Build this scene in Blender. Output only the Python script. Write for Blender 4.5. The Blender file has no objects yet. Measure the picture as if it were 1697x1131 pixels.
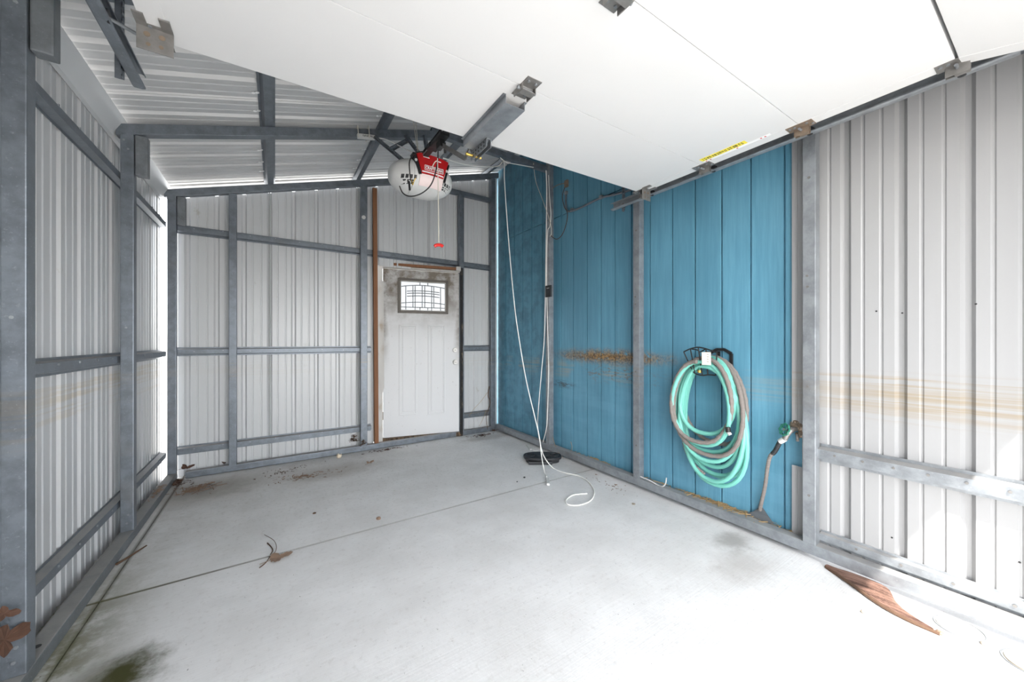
import bpy, bmesh, math, random
from mathutils import Vector, Matrix
random.seed(7)
C = bpy.context.scene.collection
S = bpy.context.scene
R = math.radians

# ------------------------------------------------------------------ camera
CAM_H = 1.2; F_PX = 602.0; YAW = R(33.1)
cam = bpy.data.cameras.new('camera'); cam.sensor_width = 36; cam.lens = F_PX / 1697 * 36; cam.clip_start = .02
camo = bpy.data.objects.new('camera', cam); C.objects.link(camo)
camo.location = (0, 0, CAM_H); camo.rotation_euler = (R(90), 0, -YAW)
S.camera = camo
# ------------------------------------------------------------------ world, sun, exposure
SKY = .60
w = bpy.data.worlds.new('sky'); S.world = w; w.use_nodes = True
bg = w.node_tree.nodes['Background']; bg.inputs[1].default_value = SKY
sky = w.node_tree.nodes.new('ShaderNodeTexSky'); sky.sky_type = 'NISHITA'; sky.sun_disc = False
sky.sun_elevation = R(57); sky.sun_rotation = math.atan2(-.7, -1); sky.air_density = 1.0; sky.dust_density = .6; sky.ozone_density = 1.0
hsv = w.node_tree.nodes.new('ShaderNodeHueSaturation'); hsv.inputs['Saturation'].default_value = .13     # camera white balance
w.node_tree.links.new(sky.outputs[0], hsv.inputs['Color']); w.node_tree.links.new(hsv.outputs[0], bg.inputs[0])
sun = bpy.data.lights.new('sun', 'SUN'); sun.energy = 5.5; sun.angle = R(.6); sun.color = (1, .97, .92)
suno = bpy.data.objects.new('sun', sun); C.objects.link(suno)
SUN_DIR = Vector((.7, 1, -1.88))
suno.rotation_euler = SUN_DIR.to_track_quat('-Z', 'Y').to_euler()
suno.location = (-3, -4, 8)
vs = S.view_settings
vs.view_transform = 'Standard'; vs.look = 'None'; vs.gamma = 1; vs.use_curve_mapping = False
vs.exposure = 1.24
S.cycles.max_bounces = 14; S.cycles.diffuse_bounces = 8; S.cycles.glossy_bounces = 6

# ------------------------------------------------------------------ photo measurements: pixel ray meets a known wall / floor plane
_s, _c = math.sin(YAW), math.cos(YAW)
def _ray(u, v):
    x = (u - 848.5) / F_PX
    return Vector((_s + x * _c, _c - x * _s, -(v - 565) / F_PX))
def onZ(u, v, Z=0.0):
    r = _ray(u, v); t = (Z - CAM_H) / r.z; return Vector((r.x * t, r.y * t, Z))
def onX(u, v, X):
    r = _ray(u, v); t = X / r.x; return Vector((X, r.y * t, CAM_H + r.z * t))
def onY(u, v, Y):
    r = _ray(u, v); t = Y / r.y; return Vector((r.x * t, Y, CAM_H + r.z * t))

# ------------------------------------------------------------------ materials
MATS = {}
class N:
    def __init__(s, name):
        s.m = bpy.data.materials.new(name); s.m.use_nodes = True; MATS[name] = s.m
        s.t = s.m.node_tree; s.p = s.t.nodes['Principled BSDF']
        s._pos = None
    def node(s, t, **k):
        n = s.t.nodes.new(t)
        for a, b in k.items(): setattr(n, a, b)
        return n
    def link(s, a, b): s.t.links.new(a, b)
    def set(s, n, **k): pass
    def inp(s, sock, v):
        if isinstance(v, bpy.types.NodeSocket): s.link(v, sock)
        elif isinstance(v, (tuple, list)) and len(v) == 3 and sock.type == 'RGBA': sock.default_value = (*v, 1)
        else: sock.default_value = v
    def pos(s):
        if s._pos is None: s._pos = s.node('ShaderNodeNewGeometry').outputs['Position']
        return s._pos
    def mapped(s, scale=(1, 1, 1), loc=(0, 0, 0), rot=(0, 0, 0)):
        n = s.node('ShaderNodeMapping'); s.link(s.pos(), n.inputs[0])
        n.inputs['Location'].default_value = loc; n.inputs['Scale'].default_value = scale; n.inputs['Rotation'].default_value = rot
        return n.outputs[0]
    def noise(s, vec, scale=5, detail=4, rough=.55):
        n = s.node('ShaderNodeTexNoise'); s.link(vec, n.inputs['Vector'])
        n.inputs['Scale'].default_value = scale; n.inputs['Detail'].default_value = detail; n.inputs['Roughness'].default_value = rough
        return n.outputs[0]
    def math(s, op, a, b=0.0, c=None, clamp=False):
        n = s.node('ShaderNodeMath', operation=op, use_clamp=clamp)
        s.inp(n.inputs[0], a); s.inp(n.inputs[1], b)
        if c is not None: s.inp(n.inputs[2], c)
        return n.outputs[0]
    def ramp(s, v, lo, hi, a=0.0, b=1.0, smooth=True):
        n = s.node('ShaderNodeMapRange', interpolation_type='SMOOTHSTEP' if smooth else 'LINEAR')
        s.inp(n.inputs['Value'], v); n.inputs['From Min'].default_value = lo; n.inputs['From Max'].default_value = hi
        n.inputs['To Min'].default_value = a; n.inputs['To Max'].default_value = b
        return n.outputs[0]
    def mix(s, f, a, b, mode='MIX'):
        n = s.node('ShaderNodeMix', data_type='RGBA', blend_type=mode)
        s.inp(n.inputs['Factor'], f); s.inp(n.inputs['A'], a) if False else None
        s.inp(n.inputs[6], a); s.inp(n.inputs[7], b)
        return n.outputs[2]
    def xyz(s):
        n = s.node('ShaderNodeSeparateXYZ'); s.link(s.pos(), n.inputs[0]); return n.outputs
    def blob(s, cx, cy, rx, ry, ax=(0, 1), soft=.5, nz=None, amt=.5):
        """soft elliptical patch mask in world axes ax; nz = noise output that ragged-ifies it"""
        o = s.xyz()
        a = s.math('DIVIDE', s.math('SUBTRACT', o[ax[0]], cx), rx); b = s.math('DIVIDE', s.math('SUBTRACT', o[ax[1]], cy), ry)
        d = s.math('SQRT', s.math('ADD', s.math('MULTIPLY', a, a), s.math('MULTIPLY', b, b)))
        if nz is not None: d = s.math('ADD', d, s.math('MULTIPLY', s.math('SUBTRACT', nz, .5), amt * 2))
        return s.ramp(d, 1 - soft, 1 + soft * .2, 1, 0)
    def out(s, color=None, rough=None, metal=None, bump=None, bstr=.2, bdist=.005, **k):
        if color is not None: s.inp(s.p.inputs['Base Color'], color)
        if rough is not None: s.inp(s.p.inputs['Roughness'], rough)
        if metal is not None: s.inp(s.p.inputs['Metallic'], metal)
        if bump is not None:
            b = s.node('ShaderNodeBump'); b.inputs['Strength'].default_value = bstr; b.inputs['Distance'].default_value = bdist
            s.link(bump, b.inputs['Height']); s.link(b.outputs[0], s.p.inputs['Normal'])
        for a, v in k.items(): s.inp(s.p.inputs[a.replace('_', ' ')], v)
        return s.m
def simple(name, col, rough=.5, metal=0, var=.12, scale=12):
    n = N(name); z = n.noise(n.pos(), scale)
    lo = tuple(max(0, c * (1 - var)) for c in col); hi = tuple(min(1, c * (1 + var)) for c in col)
    return n.out(n.mix(z, lo, hi), rough, metal, bump=z, bstr=.05)
def stain_band(n, lo=.80, hi=1.05):
    """tan tide marks left by flood water: thin level streaks between two heights"""
    z = n.xyz()[2]
    st = n.noise(n.mapped((.9, .9, 46)), 1, 3, .6)
    big = n.noise(n.mapped((1.6, 1.6, 3)), 1, 2)
    band = n.math('MULTIPLY', n.ramp(z, lo - .03, lo + .10), n.ramp(z, hi - .05, hi + .01, 1, 0))
    m = n.math('MULTIPLY', band, n.ramp(st, .42, .62))
    return n.math('MULTIPLY', m, n.ramp(big, .3, .65, .35, 1))

# painted steel sheet (off-white interior side)
def mk_sheet(name, col, stain=.75, rough=.33, dirt=.35):
    n = N(name)
    v = n.noise(n.mapped((6, 6, .4)), 1, 3)
    c = n.mix(n.ramp(v, .3, .7), tuple(x * .95 for x in col), col)
    spots = n.ramp(n.noise(n.mapped((9, 9, 4)), 1, 5, .7), .66, .74)
    c = n.mix(n.math('MULTIPLY', spots, dirt), c, (.30, .25, .17))
    c = n.mix(n.math('MULTIPLY', stain_band(n), stain), c, (col[0] * .86, col[1] * .70, col[2] * .48))
    return n.out(c, rough, 0.0, Specular_IOR_Level=.6, bump=v, bstr=.03)
mk_sheet('sheet', (.47, .477, .485), .8)
mk_sheet('sheet_dimmed', (.325, .325, .327), .9, .5, .1)  # same steel, base colour darkened to offset strong light near the opening
mk_sheet('sheet_back', (.60, .607, .615), .10)
mk_sheet('roof_sheet', (.54, .542, .544), 0, .30, .25)
# galvanised steel
def mk_galv(name, col, rough=.42, stain=.30, dust=.75):
    n = N(name)
    a = n.noise(n.pos(), 14, 5, .65); b = n.noise(n.pos(), 110, 2); d = n.noise(n.mapped((2, 2, 2)), 1, 3)
    c = n.mix(n.ramp(a, .3, .7), tuple(x * .80 for x in col), tuple(min(1, x * 1.15) for x in col))
    c = n.mix(n.math('MULTIPLY', n.ramp(b, .6, .8), .15), c, (.70, .72, .75))
    c = n.mix(n.math('MULTIPLY', stain_band(n), stain), c, (.30, .24, .16))
    c = n.mix(n.math('MULTIPLY', n.ramp(d, .60, .75), .30), c, (.28, .26, .24))
    nz = n.node('ShaderNodeSeparateXYZ'); n.link(n.node('ShaderNodeNewGeometry').outputs['True Normal'], nz.inputs[0])
    up = n.math('MULTIPLY', n.ramp(nz.outputs[2], .6, .9), n.ramp(a, .25, .6, .55, 1))
    up = n.math('MULTIPLY', up, dust)          # settled dust on upward faces
    c = n.mix(up, c, (.31, .295, .275))
    return n.out(c, n.math('ADD', n.ramp(a, .2, .8, rough - .06, rough + .12), n.math('MULTIPLY', up, .3)), n.math('MULTIPLY', n.math('SUBTRACT', 1.0, up), .6), bump=a, bstr=.04)
mk_galv('galv', (.19, .212, .24))
mk_galv('galv_light', (.31, .33, .35), .38)
mk_galv('galv_dusty', (.21, .225, .24), .5, .2)
# blue siding
n = N('siding')
gr = n.noise(n.mapped((40, 40, 2.2)), 1, 5, .65); big = n.noise(n.mapped((1.3, 1.3, .8)), 1, 3); med = n.noise(n.pos(), 7, 5, .65)
o = n.xyz()
c = n.mix(n.ramp(gr, .25, .75), (.086, .25, .355), (.124, .32, .44))
c = n.mix(n.math('MULTIPLY', n.ramp(big, .45, .7), .45), c, (.055, .165, .24))
# boards patchily darker toward the back corner
far_dark = n.math('MULTIPLY', n.ramp(o[1], 2.9, 3.5), n.ramp(med, .42, .62))
c = n.mix(n.math('MULTIPLY', far_dark, .38), c, (.030, .085, .125))
# flood dust under the tide mark
low = n.math('MULTIPLY', n.ramp(o[2], .95, .75), n.ramp(n.noise(n.mapped((2, 2, 9)), 1, 4), .4, .65))
c = n.mix(n.math('MULTIPLY', low, .28), c, (.16, .36, .50))
c = n.mix(n.math('MULTIPLY', n.math('MULTIPLY', stain_band(n, .80, 1.03), .6), n.ramp(n.noise(n.mapped((2.6, 2.6, 2.6), (3, 1, 8)), 1, 2), .48, .60)), c, (.34, .29, .19))
cl = n.noise(n.pos(), 19, 8, .72)
bl = n.blob(2.34, 1.055, .85, .085, (1, 2), .9, med, .55)
mud = n.math('MULTIPLY', bl, n.ramp(cl, .36, .45))
bl2 = n.blob(2.2, .90, .55, .10, (1, 2), .9, med, .7)
mud2 = n.math('MULTIPLY', bl2, n.ramp(n.noise(n.mapped((14, 14, 40)), 1, 6, .75), .50, .6))
mud3 = n.math('MULTIPLY', n.blob(2.93, .74, .22, .045, (1, 2), .9, med, .7), n.ramp(n.noise(n.mapped((9, 9, 45)), 1, 6, .75), .42, .55))
c = n.mix(n.math('MULTIPLY', mud2, .8), c, (.16, .10, .05))
c = n.mix(n.math('MULTIPLY', mud3, .85), c, (.05, .06, .06))
mc = n.mix(n.ramp(n.noise(n.pos(), 60, 3), .35, .65), (.09, .05, .02), (.32, .19, .07))
c = n.mix(mud, c, mc)
chip = n.ramp(n.noise(n.mapped((16, 16, 9)), 1, 2), .755, .775)
c = n.mix(n.math('MULTIPLY', chip, n.ramp(o[2], .9, .6)), c, (.45, .62, .70))
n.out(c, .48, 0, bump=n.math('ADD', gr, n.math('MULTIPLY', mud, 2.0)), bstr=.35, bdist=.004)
# concrete
n = N('concrete')
o = n.xyz()
broom = n.noise(n.mapped((1.5, 160, 1), rot=(0, 0, R(4))), 1, 3, .6)
a = n.noise(n.pos(), 3, 6, .6); b = n.noise(n.mapped((1, 1, 1), (5, 3, 0)), 9, 6, .7); f = n.noise(n.pos(), 70, 3)
c = n.mix(n.ramp(a, .3, .7), (.65, .642, .632), (.745, .74, .735))
c = n.mix(n.math('MULTIPLY', n.ramp(broom, .35, .65), .16), c, (.55, .54, .53))
c = n.mix(n.math('MULTIPLY', n.ramp(b, .58, .75), .30), c, (.50, .47, .43))
c = n.mix(n.math('MULTIPLY', n.ramp(f, .68, .75), .5), c, (.25, .24, .22))
# damp, dirty back and left part of the slab
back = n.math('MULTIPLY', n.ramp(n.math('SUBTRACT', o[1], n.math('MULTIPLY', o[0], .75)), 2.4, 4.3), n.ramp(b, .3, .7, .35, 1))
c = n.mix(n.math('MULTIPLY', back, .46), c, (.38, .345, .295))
sp1 = n.ramp(n.noise(n.mapped((1, 1, 1), (9, 4, 0)), 38, 5, .7), .52, .70)
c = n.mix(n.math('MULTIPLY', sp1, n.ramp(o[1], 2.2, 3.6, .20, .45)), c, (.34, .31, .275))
sp2 = n.ramp(n.noise(n.mapped((1, 1, 1), (2, 8, 0)), 55, 2), .74, .78)
c = n.mix(n.math('MULTIPLY', sp2, .75), c, (.10, .09, .075))
jl = n.math('ABSOLUTE', n.math('SUBTRACT', o[1], 2.432))
jm = n.math('MULTIPLY', n.ramp(jl, .003, .014, 1, 0), n.ramp(o[0], .25, -.5, .38, .88))
c = n.mix(jm, c, (.10, .09, .06))
jl2 = n.math('ABSOLUTE', n.math('SUBTRACT', o[0], -.676))
c = n.mix(n.math('MULTIPLY', n.ramp(jl2, .003, .02, 1, 0), .6), c, (.09, .085, .05))
moss = n.math('MULTIPLY', n.ramp(o[0], -.38, -.70), n.math('MULTIPLY', n.ramp(o[1], 3.3, 1.9), n.ramp(b, .30, .60, .4, 1)))
c = n.mix(n.math('MULTIPLY', moss, .92), c, (.12, .115, .05))
for bx_, by_, rx_, ry_, k_, col_ in ((-.46, 1.85, .15, .17, 1.0, (.05, .05, .014)), (2.30, 1.10, .16, .10, .55, (.18, .16, .14)), (2.1, .95, .26, .16, .35, (.25, .21, .18)),
        (-.45, 3.8, .45, .35, .55, (.16, .13, .09)), (.45, 3.7, .5, .25, .4, (.18, .15, .11)), (2.38, 2.5, .18, .35, .3, (.28, .24, .19)), (2.2, 3.95, .45, .14, .4, (.24, .20, .16))):
    m_ = n.blob(bx_, by_, rx_, ry_, (0, 1), .8, b, .7)
    c = n.mix(n.math('MULTIPLY', m_, k_), c, col_)
crack = n.noise(n.mapped((1, 1, 1), (2, 7, 0)), 6, 8, .6)
n.out(c, .82, 0, bump=n.math('ADD', broom, n.math('MULTIPLY', f, .5)), bstr=.25, bdist=.003, Specular_IOR_Level=.3)
simple('joint_dirt', (.03, .027, .018), .9)
simple('drive', (.60, .58, .55), .9, 0, .1, 3)
simple('grass', (.16, .20, .08), .95, 0, .4, 20)
# garage door paint, other plain materials
n = N('door_white'); z = n.noise(n.mapped((4, 4, 4)), 1, 3)
n.out(n.mix(z, (.66, .657, .655), (.69, .687, .685)), .45, 0, bump=n.noise(n.pos(), 120, 2), bstr=.03)
n = N('entry_paint')
o = n.xyz(); gri = n.noise(n.pos(), 7, 6, .65)
edge = n.math('MAXIMUM', n.ramp(o[0], 1.15, 1.06), n.ramp(o[0], 1.86, 1.95))
g = n.math('MAXIMUM', n.math('MULTIPLY', edge, n.ramp(o[2], .7, 1.5)), n.ramp(o[2], 1.15, 2.0, 0, 1.25))
g = n.math('MULTIPLY', g, n.ramp(gri, .28, .66, .35, 1.0))
c = n.mix(n.math('MULTIPLY', g, .92, clamp=True), (.70, .70, .705), (.16, .13, .098))
c = n.mix(n.math('MULTIPLY', n.ramp(n.noise(n.pos(), 30, 4, .7), .64, .72), .35), c, (.25, .2, .15))
n.out(c, .5, 0, bump=gri, bstr=.04)
n = N('wood'); z = n.noise(n.mapped((60, 60, 3)), 1, 4)
n.out(n.mix(z, (.13, .05, .02), (.30, .13, .055)), .7, 0, bump=z, bstr=.3)
n = N('rotten_wood'); z = n.noise(n.mapped((30, 30, 8)), 1, 5, .7)
n.out(n.mix(n.ramp(z, .3, .7), (.03, .022, .016), (.26, .17, .10)), .9, 0, bump=z, bstr=.6)
n = N('black_jamb'); z = n.noise(n.mapped((20, 20, 8)), 1, 5, .7)
n.out(n.mix(n.ramp(z, .5, .75), (.012, .012, .013), (.13, .10, .07)), .8, 0, bump=z, bstr=.4)
n = N('trim_paint'); z = n.noise(n.mapped((8, 8, 4)), 1, 5)
n.out(n.mix(n.ramp(z, .5, .8), (.50, .485, .46), (.32, .25, .18)), .6)
simple('dark_frame', (.10, .085, .07), .5, 0, .2)
simple('came', (.20, .21, .22), .5, .3)
n = N('glass'); n.out((.13, .132, .135), .45, 0, Transmission_Weight=1.0, IOR=1.25)
simple('chrome', (.30, .295, .285), .38, .8)
simple('hinge_steel', (.25, .24, .23), .48, .6, .35, 30)
simple('rust_steel', (.26, .20, .15), .6, .5, .4, 40)
simple('black', (.012, .012, .013), .45, 0, .2)
simple('black_plastic', (.022, .023, .026), .5, 0, .3)
simple('plastic_white', (.60, .60, .585), .35)
simple('red', (.48, .012, .014), .35)
simple('red_bright', (.62, .02, .015), .4)
simple('lens_pink', (.80, .66, .64), .35)
simple('print_white', (.85, .85, .85), .5)
simple('print_black', (.03, .03, .03), .6)
simple('cord_white', (.80, .79, .75), .5)
simple('string', (.62, .58, .50), .8)
simple('wire_black', (.015, .014, .014), .4)
simple('copper_wire', (.30, .17, .08), .5, .3)
simple('teal', (.17, .50, .42), .38, 0, .12, 6)
simple('hose_grey', (.20, .175, .16), .75, 0, .25, 60)
simple('green_handle', (.02, .16, .11), .4)
simple('brass', (.62, .42, .10), .35, .8)
simple('tag_paper', (.80, .76, .68), .8)
simple('yellow', (.85, .72, .06), .6)
simple('leaf_brown', (.075, .034, .019), .8, 0, .4, 30)
simple('leaf_tan', (.25, .165, .115), .8, 0, .3, 30)
simple('straw', (.40, .27, .13), .85, 0, .35, 30)
simple('twig', (.10, .055, .032), .85, 0, .3, 40)
simple('stone', (.30, .26, .21), .85, 0, .3, 40)
simple('shell', (.72, .62, .48), .6, 0, .3, 60)
n = N('frond'); z = n.noise(n.mapped((75, 6, 20), rot=(0, 0, R(22))), 1, 4, .7)
n.out(n.mix(n.ramp(z, .3, .7), (.05, .022, .015), (.27, .155, .115)), .85, 0, bump=z, bstr=.8)
simple('lid_concrete', (.50, .48, .46), .8, 0, .1, 20)
simple('tarp', (.10, .11, .12), .5, 0, .2)
simple('foundation', (.34, .36, .40), .8, 0, .2)
def M(x): return MATS[x]

# ------------------------------------------------------------------ mesh helpers
class MB:
    def __init__(s): s.v = []; s.f = []; s.smooth = False
    def add(s, vs, fs):
        o = len(s.v); s.v += [tuple(p) for p in vs]; s.f += [tuple(i + o for i in f) for f in fs]; return s
    def box(s, x0, x1, y0, y1, z0, z1, mat=None):
        v = [Vector((x, y, z)) for x in (x0, x1) for y in (y0, y1) for z in (z0, z1)]
        if mat is not None: v = [mat @ p for p in v]
        return s.add(v, [(0, 1, 3, 2), (4, 6, 7, 5), (0, 4, 5, 1), (2, 3, 7, 6), (0, 2, 6, 4), (1, 5, 7, 3)])
    def hexa(s, p):                      # p: 8 points, lower ring 4 + upper ring 4
        return s.add(p, [(3, 2, 1, 0), (4, 5, 6, 7), (0, 1, 5, 4), (1, 2, 6, 5), (2, 3, 7, 6), (3, 0, 4, 7)])
    def bar(s, a, b, wd, th, up=(0, 0, 1)):
        a = Vector(a); b = Vector(b); d = (b - a).normalized(); up = Vector(up)
        r = d.cross(up)
        if r.length < 1e-4: r = d.cross(Vector((1, 0, 0)))
        r.normalize(); u = r.cross(d).normalized()
        q = [r * (wd / 2 * i) + u * (th / 2 * j) for i, j in ((-1, -1), (1, -1), (1, 1), (-1, 1))]
        return s.hexa([a + k for k in q] + [b + k for k in q])
    def tube(s, pts, r, n=8, closed=False, cap=True):
        pts = [Vector(p) for p in pts]; m = len(pts); o = len(s.v)
        rr = r if callable(r) else (lambda i: r)
        t0 = (pts[1] - pts[0]).normalized(); ref = Vector((0, 0, 1)) if abs(t0.z) < .9 else Vector((1, 0, 0))
        nn = t0.cross(ref).normalized()
        for i, p in enumerate(pts):
            a = pts[i - 1] if i > 0 else (pts[-1] if closed else pts[0]); b = pts[(i + 1) % m] if (i < m - 1 or closed) else pts[-1]
            t = (b - a); t = t.normalized() if t.length > 1e-9 else t0
            nn = (nn - t * nn.dot(t)); nn = nn.normalized() if nn.length > 1e-6 else t.orthogonal().normalized()
            bb = t.cross(nn)
            for k in range(n):
                an = 2 * math.pi * k / n
                s.v.append(tuple(p + (nn * math.cos(an) + bb * math.sin(an)) * rr(i)))
        for i in range(m if closed else m - 1):
            j = (i + 1) % m
            for k in range(n):
                l = (k + 1) % n
                s.f.append((o + i * n + k, o + i * n + l, o + j * n + l, o + j * n + k))
        if cap and not closed:
            s.f.append(tuple(o + k for k in range(n))[::-1]); s.f.append(tuple(o + (m - 1) * n + k for k in range(n)))
        s.smooth = True
        return s
    def disc(s, c, ax, r, th, n=16, r2=None):       # short cylinder along ax
        c = Vector(c); ax = Vector(ax).normalized()
        o = len(s.v); e = ax.orthogonal().normalized(); g = ax.cross(e)
        r2 = r if r2 is None else r2
        for q, rad in ((0, r), (th, r2)):
            for k in range(n):
                an = 2 * math.pi * k / n
                s.v.append(tuple(c + ax * q + (e * math.cos(an) + g * math.sin(an)) * rad))
        for k in range(n): l = (k + 1) % n; s.f.append((o + k, o + l, o + n + l, o + n + k))
        s.f.append(tuple(o + k for k in range(n))[::-1]); s.f.append(tuple(o + n + k for k in range(n)))
        return s
    def poly(s, pts, d):                             # extruded polygon
        pts = [Vector(p) for p in pts]; d = Vector(d); m = len(pts)
        return s.add(pts + [p + d for p in pts], [tuple(range(m))[::-1], tuple(range(m, 2 * m))] + [(i, (i + 1) % m, m + (i + 1) % m, m + i) for i in range(m)])
    def strip(s, rows, th, off):                     # open profile swept between two rows of points, given thickness along off
        a, b = rows; m = len(a); off = Vector(off) * th
        v = list(a) + list(b) + [Vector(p) + off for p in a] + [Vector(p) + off for p in b]
        f = []
        for i in range(m - 1):
            f.append((i, i + 1, m + i + 1, m + i)); f.append((2 * m + i, 3 * m + i, 3 * m + i + 1, 2 * m + i + 1))
            f.append((i, 2 * m + i, 2 * m + i + 1, i + 1)); f.append((m + i, m + i + 1, 3 * m + i + 1, 3 * m + i))
        f.append((0, m, 3 * m, 2 * m)); f.append((m - 1, 3 * m - 1, 4 * m - 1, 2 * m - 1))
        return s.add(v, f)
    def build(s, name, mat, parent=None, bevel=0, fix=True, sharp=35):
        me = bpy.data.meshes.new(name); me.from_pydata(s.v, [], s.f); me.update()
        if fix:
            bm = bmesh.new(); bm.from_mesh(me); bmesh.ops.recalc_face_normals(bm, faces=bm.faces)
            if bevel: bmesh.ops.bevel(bm, geom=list(bm.edges), offset=bevel, segments=2, affect='EDGES', profile=.6)
            bm.to_mesh(me); bm.free()
        if s.smooth:
            for p in me.polygons: p.use_smooth = True
            try: me.set_sharp_from_angle(angle=R(sharp))
            except Exception: pass
        me.materials.append(M(mat) if isinstance(mat, str) else mat)
        o = bpy.data.objects.new(name, me); C.objects.link(o)
        if parent is not None: o.parent = parent
        return o
def empty(name, loc=(0, 0, 0)):
    o = bpy.data.objects.new(name, None); C.objects.link(o); o.location = loc; o.empty_display_size = .1; return o
def tag(o, label=None, cat=None, group=None, kind=None):
    if label: o['label'] = label
    if cat: o['category'] = cat
    if group: o['group'] = group
    if kind: o['kind'] = kind
    return o
def struct(name, label=None):
    o = empty(name); o['kind'] = 'structure'
    if label: o['label'] = label
    return o
def spline(pts, n=8):
    """Catmull-Rom through points"""
    P = [Vector(p) for p in pts]; P = [P[0] * 2 - P[1]] + P + [P[-1] * 2 - P[-2]]; out = []
    for i in range(1, len(P) - 2):
        a, b, c, d = P[i - 1:i + 3]
        for k in range(n):
            t = k / n
            out.append(.5 * ((2 * b) + (c - a) * t + (2 * a - 5 * b + 4 * c - d) * t * t + (3 * b - a - 3 * c + d) * t ** 3))
    out.append(P[-2]); return out
def text_mesh(txt, size, ext, mat, parent, name, loc, rot, xscale=1, bold=0):
    cu = bpy.data.curves.new('txt', 'FONT'); cu.body = txt; cu.size = size; cu.extrude = ext; cu.align_x = 'CENTER'; cu.align_y = 'CENTER'; cu.offset = bold
    to = bpy.data.objects.new('txt', cu); C.objects.link(to); bpy.context.view_layer.update()
    dg = bpy.context.evaluated_depsgraph_get(); me = bpy.data.meshes.new_from_object(to.evaluated_get(dg))
    bpy.data.objects.remove(to); bpy.data.curves.remove(cu)
    me.transform(Matrix.LocRotScale(Vector(loc), rot.to_quaternion() if isinstance(rot, Matrix) else rot, Vector((xscale, 1, 1))))
    me.materials.clear(); me.materials.append(M(mat)); me.name = name
    o = bpy.data.objects.new(name, me); C.objects.link(o); o.parent = parent; return o

# ------------------------------------------------------------------ room dimensions (metres)
XL, XR, YB = -.713, 2.46, 4.19          # inner faces of base rails: left, right, back
YF = -.58                               # front opening
PT = .058                               # tube size of posts
SHL, SHB, SHR = -.815, 4.292, 2.535     # planes of the steel sheets
SID = 2.56                              # face of the blue siding
FR = (.80, 1.95, 3.075)                 # frame lines along the depth
def roofz(x): return 2.72 + .295 * x    # top of the rafters
PITCH = .203
def rib_profile(a, b, first, pitch=PITCH):
    """(t, depth) points of a ribbed steel sheet between a and b; ribs stand outward"""
    pts = [(a, 0)]
    k = math.floor((a - first) / pitch) - 1
    while first + k * pitch < b + pitch:
        r = first + k * pitch
        for t, d in ((r - .022, 0), (r - .009, .019), (r + .009, .019), (r + .022, 0),
                     (r + pitch / 3 - .008, 0), (r + pitch / 3 - .003, .0042), (r + pitch / 3 + .003, .0042), (r + pitch / 3 + .008, 0),
                     (r + 2 * pitch / 3 - .008, 0), (r + 2 * pitch / 3 - .003, .0042), (r + 2 * pitch / 3 + .003, .0042), (r + 2 * pitch / 3 + .008, 0)):
            if a + .001 < t < b - .001: pts.append((t, d))
        k += 1
    pts.append((b, 0)); return pts
def sheets(parent, a, b, first, place, cuts, mat, lap=.002):
    """place(t, depth) -> (lower point, upper point); one object per sheet between the seams"""
    edges = [a] + [c for c in cuts if a < c < b] + [b]
    for i in range(len(edges) - 1):
        pr = rib_profile(edges[i], edges[i + 1] + (lap if i < len(edges) - 2 else 0), first)
        q = .0015 * (i % 2)
        rows = [[], []]
        for t, d in pr:
            lo, hi = place(t, d + q); rows[0].append(Vector(lo)); rows[1].append(Vector(hi))
        lo, hi = place(0, 0); l2, h2 = place(0, 1); off = (Vector(l2) - Vector(lo))
        MB().strip(rows, .0012, off).build('metal_sheet', mat, parent)
def hat(parent, a, b, inward, across, wd=.078, dp=.034, mat='galv', name='girt', th=.0018):
    """hat channel from a to b; (a, b) run on the sheet side, inward = crown direction, across = width direction"""
    a = Vector(a); b = Vector(b); inw = Vector(inward); ac = Vector(across)
    h = wd / 2
    prof = [(-h, 0.0), (-h * .70, 0.0), (-h * .52, dp), (h * .52, dp), (h * .70, 0.0), (h, 0.0)]
    rows = [[p + ac * x + inw * y for x, y in prof] for p in (a, b)]
    m = MB().strip(rows, th, inw * -1 + ac * .001)
    return m.build(name, mat, parent)
def screws(parent, pts, ax, r=.0055, th=.004, mat='galv_light', name='screws'):
    m = MB()
    for p in pts: m.disc(p, ax, r, th, 6)
    o = m.build(name, mat, parent); o['kind'] = 'stuff'; return o
def tubebox(parent, x0, x1, y0, y1, z0, z1, name='post', mat='galv', bev=.004):
    return MB().box(x0, x1, y0, y1, z0, z1).build(name, mat, parent, bevel=bev)

# ------------------------------------------------------------------ outside ground
g = struct('ground'); tag(g, 'pale ground outside the shed seen through the corner gap')
MB().box(-14, 14, -16, YF - .12, -.13, -.03).build('driveway', 'drive', g)
MB().box(-14, -.95, YF - .12, 20, -.13, -.04).build('side_yard', 'drive', g)
MB().box(-.95, 14, 4.45, 20, -.13, -.04).build('back_yard', 'drive', g)
# ------------------------------------------------------------------ floor: slabs parted by tooled joints
fl = struct('floor'); tag(fl, 'broom finished grey concrete floor with tooled joints and mossy left edge')
MB().box(-.95, 2.62, YF - .12, 4.45, -.13, -.030).build('joint_bed', 'joint_dirt', fl)
XJ = (-.95, -.676, 2.62); YJ = (YF - .12, 2.432, 4.45); gp = .0025
for i in range(2):
    for j in range(2):
        MB().box(XJ[i] + (gp if i else 0), XJ[i + 1] - (gp if i < 1 else 0), YJ[j] + (gp if j else 0), YJ[j + 1] - (gp if j < 1 else 0), -.06, 0).build('concrete_slab', 'concrete', fl)
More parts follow.
